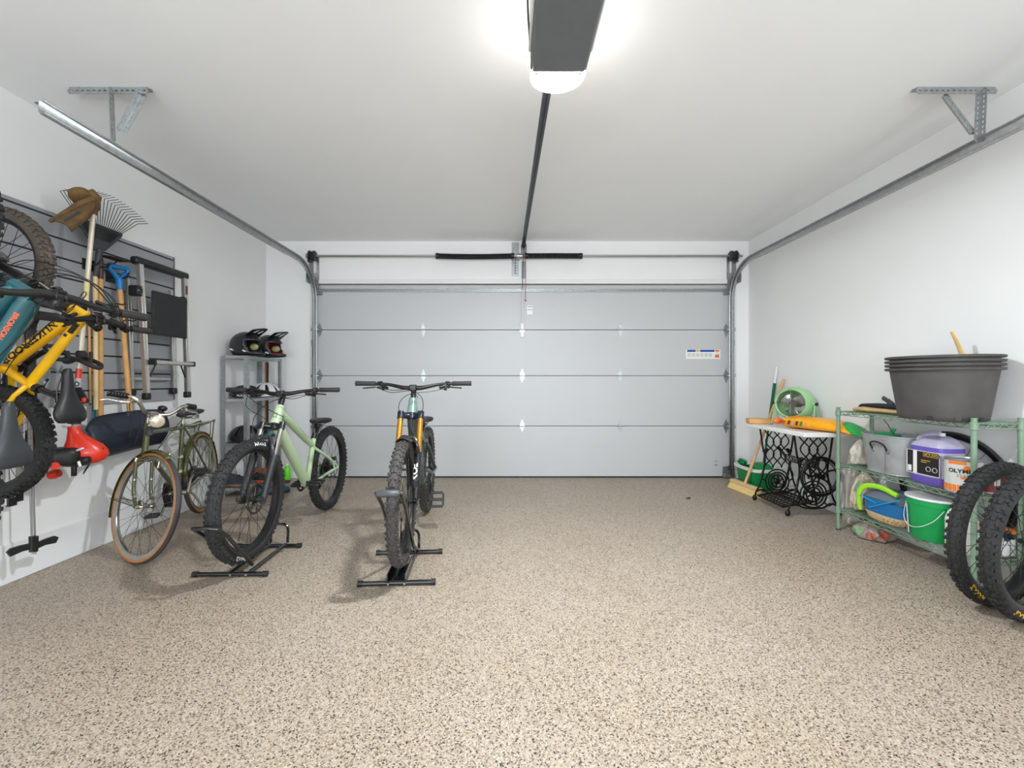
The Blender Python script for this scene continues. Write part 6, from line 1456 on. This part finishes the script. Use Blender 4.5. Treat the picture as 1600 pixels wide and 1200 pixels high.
gp = thing('lidded_pail', 'green plastic pail with white lid and wire bail on the bottom tier', 'pail', (2.67, 2.57, ZBOT))
T = Matrix.Translation((2.655, 2.575, ZBOT)); g = MB(T); g.lathe([(0, .001), (.108, .001), (.112, .006), (.126, .215), (.131, .216), (.131, .222), (.127, .224), (.128, .25), (.12, .25), (0, .25)], 40); g.build('pail_body', mat('pail_green', (18, 160, 84), .38, var=.04), gp, True, 40)
g = MB(T); g.lathe([(.0, .258), (.10, .256), (.122, .262), (.134, .262), (.136, .25), (.130, .246)], 40); g.build('lid', M_white, gp, True, 40)
g = MB(T); g.tube(catmull([Vector((.137 * cos(a), .137 * sin(a), .205 - .13 * sin(pi * i / 8) ** .8)) for i, a in enumerate([-pi * .66 - pi * .72 * k / 8 for k in range(9)])], 4), .002, 6); g.build('bail', M_white, gp, True)
g = MB(T); g.lathe([(.1205, .02), (.130, .20)], 6, a0=2.55, a1=2.75); g.lathe([(.119, .06), (.126, .14)], 6, a0=-1.75, a1=-1.5); g.build('side_label', M_white, gp, True)
bj = thing('bleach_jug', 'white plastic jug with peaked shoulder beside the green pail', 'jug', (2.60, 2.385, ZBOT))
def br2(z, hx, hy, dy=0): return sring((2.615, 2.385 + dy, z), (1, 0, 0), (0, 1, 0), hx, hy, 24, 3.5)
g = MB(); g.loft([br2(ZBOT + .002, .05, .058), br2(ZBOT + .012, .054, .062), br2(ZBOT + .18, .054, .062), br2(ZBOT + .22, .045, .05), br2(ZBOT + .255, .022, .024), br2(ZBOT + .28, .018, .018)]); g.build('jug_body', mat('milky_white_plastic', (226, 222, 216), .4, var=.02), bj, True, 45)
g = MB(); g.cyl((2.615, 2.385, ZBOT + .278), (2.615, 2.385, ZBOT + .298), .02, 16); g.build('cap', M_white, bj, True)
g = MB(); g.loft([br2(ZBOT + .03, .0545, .0625), br2(ZBOT + .034, .0550, .063), br2(ZBOT + .038, .0545, .0625)], caps=False); g.build('yellow_line', mat('label_yellowish', (226, 196, 120), .5, var=0), bj, True)
bn = thing('storage_crate', 'white plastic crate with orange lid on the end of the bottom tier behind the tires', 'crate', (2.72, 2.345, ZBOT))
g = MB(); g.box((2.757, 2.355, ZBOT + .062), (.12, .13, .12), ch=.01); g.build('crate_body', M_white, bn, True); g = MB(); g.box((2.757, 2.355, ZBOT + .14), (.125, .135, .035), ch=.01); g.build('lid', M_lor, bn, True)

# loose wheel behind the shelf
lw = thing('bicycle_wheel', 'thin black road bicycle wheel hung low on the wall behind the wire shelf', 'bicycle wheel', M=Matrix.Translation((2.857, 2.665, .468)) @ Matrix.Rotation(pi / 2, 4, 'Z'))
make_wheel(lw, I4, .355, .021, M_rubgrey, knob=False, hub_w=.010, nsp=24)

# plastic bags
def crumple(label, c, d, m, seed, name='plastic_bag', e=2.6, prints=()):
    o = thing(name, label, 'plastic bag', (c[0], c[1], c[2])); rnd = random.Random(seed); ph = [rnd.uniform(0, 6.28) for _ in range(8)]
    def fn(u, v):
        a = 2 * pi * u; t = v
        k = 1 + .10 * sin(5 * a + ph[0] + 4 * t) + .07 * sin(9 * a + ph[1] - 7 * t) + .05 * sin(14 * a + ph[2] + 11 * t)
        w_ = (sin(pi * min(1, t * .62 + .34)) ** .7) * (1 if t < .82 else 1 - (t - .82) * 3.2)
        w_ = max(.05, w_) if 0 < t else .0
        ca, sa = cos(a), sin(a)
        return Vector((c[0] + d[0] * w_ * k * math.copysign(abs(ca) ** .75, ca), c[1] + d[1] * w_ * k * math.copysign(abs(sa) ** .75, sa), c[2] + .002 + d[2] * (t + .03 * sin(3 * a + ph[3]) * t)))
    g = MB(); g.grid(fn, 48, 20, cu=True); g.build('bag_film', m, o, True, 70)
    for (u0, u1, v0, v1, m_) in prints:
        g = MB(); 
        def pf(u, v):
            p = fn(u0 + (u1 - u0) * u, v0 + (v1 - v0) * v); q = Vector((c[0], c[1], p.z)); return q + (p - q) * 1.02
        g.grid(pf, 8, 6); g.build('print', m_, o, True, 70)
    return o
M_film = mat('clear_milky_film', (206, 196, 184), .25, var=.08, scale=16, trans=.15, bump=.8, bscale=22)
M_film2 = mat('beige_film', (200, 184, 164), .35, var=.12, scale=14, bump=.8, bscale=22)
pg = mat('print_leaf_green', (132, 158, 118), .5, var=.2); pr = mat('print_tomato_red', (176, 92, 76), .5, var=.2)
crumple('crumpled clear milky bag standing between the sewing table and the wire shelf', (2.74, 3.258, 0), (.085, .031, .66), M_film, 3)
crumple('beige plastic sack with red and green print under the end of the wire shelf', (2.69, 3.05, 0), (.10, .11, .122), mat('sack_film', (150, 140, 128), .4, var=.2, scale=12, bump=.8, bscale=22), 5, prints=((.42, .52, .2, .6, pg), (.56, .66, .15, .5, pr), (.7, .78, .2, .6, pr)))
crumple('printed grocery bag with green and red pictures on the bottom tier beside the carrier', (2.695, 3.125, ZBOT), (.09, .05, .29), M_film2, 9, prints=((.40, .47, .35, .8, pg), (.52, .60, .5, .8, pg), (.61, .66, .48, .68, pr), (.68, .76, .2, .5, pr)))
crumple('small clear bag of grey bits on the middle tier beside the tub', (2.69, 3.14, ZMID), (.08, .038, .20), M_film, 12)

# two fat-tire wheels
M_ylet = mat('lettering_yellow', (232, 190, 40), .5, var=0)
def loose(label, x, y, yaw, lean, seed, at_):
    M = Matrix.Translation((x, y, .0)) @ Matrix.Rotation(yaw, 4, 'Z') @ Matrix.Rotation(lean, 4, 'Y')
    # wheel plane local: axle along local x of M
    o = thing('bicycle_wheel', label, 'bicycle wheel', M=M, group='fat knobby wheels by the wire shelf')
    W_ = Matrix.Translation((0, 0, .372)) @ Matrix.Rotation(pi / 2, 4, 'Z')
    make_wheel(o, W_, .37, .066, M_rubber, rotor=0, seed=seed, hub_w=.055, hub_r=.024, text='MAXXIS', text_at=at_, text_size=.032, text_m=M_ylet, text_y=-1, hub_m=mat('hub_slate', (44, 54, 60), .35, .5, var=.05))
    ax = MB(); ax.cyl((-.053, 0, .372), (.053, 0, .372), .009, 12); ax.build('axle', mat('hub_slate', (44, 54, 60), .35, .5, var=.05), o)
    return o
loose('fat knobby mountain bike wheel standing closest to the shelf post', 2.508, 2.125, -1.30, .03, 21, (pi + .7, .9))
loose('fat knobby mountain bike wheel with yellow tire lettering leaning on its twin', 2.508, 1.985, -1.30, .03, 22, (pi + .42, .6))
